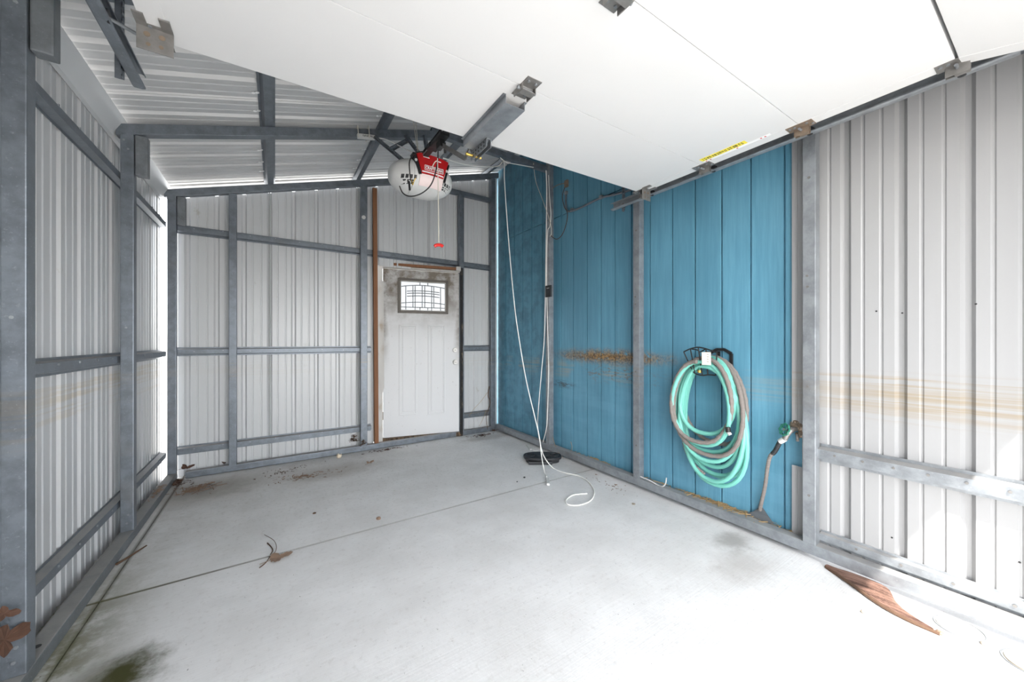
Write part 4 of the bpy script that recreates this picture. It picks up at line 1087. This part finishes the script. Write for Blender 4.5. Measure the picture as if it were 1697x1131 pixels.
litter(2.33, 2.05, .1, .25, 40, 'few crumbs of dirt beside the right base rail', 29, 0, 'leaf_tan', (.006, .018), .003)
litter(.72, 4.262, .06, .02, 50, 'dead plant crumbs lodged behind the back rail by the post', 30, .10, 'twig', (.02, .07), .09)
p = onY(600, 720, 4.18)
litter(.80, 4.17, .05, .012, 30, 'dead stalks caught at the foot of the post left of the door', 31, .06, 'twig', (.02, .06), .08)
litter(-.74, 3.75, .03, .28, 70, 'leaf crumbs lying on the left base rail near the corner', 32, .06, 'leaf_tan', (.01, .04), .012)
# dead vines
vn = [onY(811, 640, 4.17), onY(809, 655, 4.17), onY(812, 668, 4.16), onY(806, 690, 4.17), onY(808, 712, 4.17)]
twig(vn, .006, 'dead vine climbing the far right corner post', 'twig', 'dead_vine')
twig([onY(808, 650, 4.16), onY(797, 665, 4.20), onY(785, 678, 4.23), onY(777, 690, 4.24)], .0025, 'thin dead stem slanting from the corner post over the steel sheet', 'straw', 'dead_vine')
twig([onY(806, 680, 4.16), onY(800, 695, 4.20), onY(794, 706, 4.21)], .0025, 'short dead stem near the foot of the corner post', 'straw', 'dead_vine')
twig([onX(916, 725, 2.50), onX(920, 738, 2.47), onX(926, 750, 2.46), onX(934, 760, 2.45)], .0025, 'curved dead stem against the blue boards left of the straw', 'straw', 'dead_vine')
twig([onX(946, 732, 2.52), onX(948, 742, 2.50), onX(944, 750, 2.49), onX(936, 753, 2.48)], .0022, 'hooked dead stem rising behind the right rail', 'straw', 'dead_vine')
# bent white wire lying on the rail
wv = [onX(1060, 789, 2.475) , onX(1078, 797, 2.475), onX(1092, 805, 2.475), onX(1099, 806, 2.475), onX(1103, 801, 2.475), onX(1104.5, 792, 2.475)]
thing(MB().tube(spline(wv, 6), .0045, 8), 'bent_wire', 'plastic_white', 'white bent wire end lying on the right base rail', 'wire')
# dark flap at the foot of the tap hose
fp = [onX(1226, 852, 2.545), onX(1248, 848, 2.548), onX(1262, 838, 2.550), onX(1274, 856, 2.548), onX(1284, 870, 2.538), onX(1258, 862, 2.534)]
thing(MB().poly(fp, (-.003, 0, 0)), 'plastic_flap', 'tarp', 'dark plastic flap crumpled at the foot of the tap hose', 'plastic sheet')
# dried palm sheath on the floor by the right rail
fs = empty('palm_sheath', (2.40, .50, 0)); tag(fs, 'dried brown fibrous palm sheath lying against the right base rail', 'palm sheath')
rnd = random.Random(12); tip = Vector((2.440, .705)); tails = []
NF = 15
m = MB()
for k in range(NF):
    t = k / (NF - 1)
    # inner edge hugs the floor side, outer edge the rail
    A = [Vector((2.440 + .012 * t, .705 - .002 * k * t)), Vector((2.375 + .090 * t, .590 + .012 * t)), Vector((2.300 + .155 * t, .470 + .01 * t)), Vector((2.275 + .115 * t * (1 - .4 * t), .380 + .05 * t)), Vector((2.268 + .03 * t, .290 + .10 * t + rnd.uniform(-.01, .02)))]
    hgt = [.006, .012, .014, .010, .006]
    P = spline([Vector((a.x, a.y, h + .006 * math.sin(t * 3.14))) for a, h in zip(A, hgt)], 5); L = len(P)
    m.tube(P, lambda i: .0058 * (1 - .45 * i / L), 6)
m.build('fibres', 'frond', fs).location = -fs.location
e = [Vector((2.438, .702, .004)), Vector((2.365, .590, .010)), Vector((2.288, .470, .010)), Vector((2.264, .380, .008)), Vector((2.268, .288, .005))]
MB().tube([p - fs.location for p in spline(e, 6)], .0075, 8).build('edge_rib', 'twig', fs)
# round lid set in the slab; the second, dark disc draws a shadow
def lid(cx, cy, r_, label, mat):
    o = empty('lid_or_shadow_disc', (cx, cy, 0)); tag(o, label, 'lid')
    MB().disc((0, 0, .0005), (0, 0, 1), r_ - .006, .004, 40, r_ - .007).build('cover', mat, o)
    MB().tube([(math.cos(2 * math.pi * k / 48) * r_, math.sin(2 * math.pi * k / 48) * r_, .0015) for k in range(48)], .0028, 6, closed=True).build('ring', 'came', o)
    return o
lid(2.392, .252, .070, 'round clean-out lid flush with the sunlit slab by the right rail', 'lid_concrete')
lid(2.345, .070, .075, 'dark disc painted for a floor shadow at the right bottom edge', 'stone')
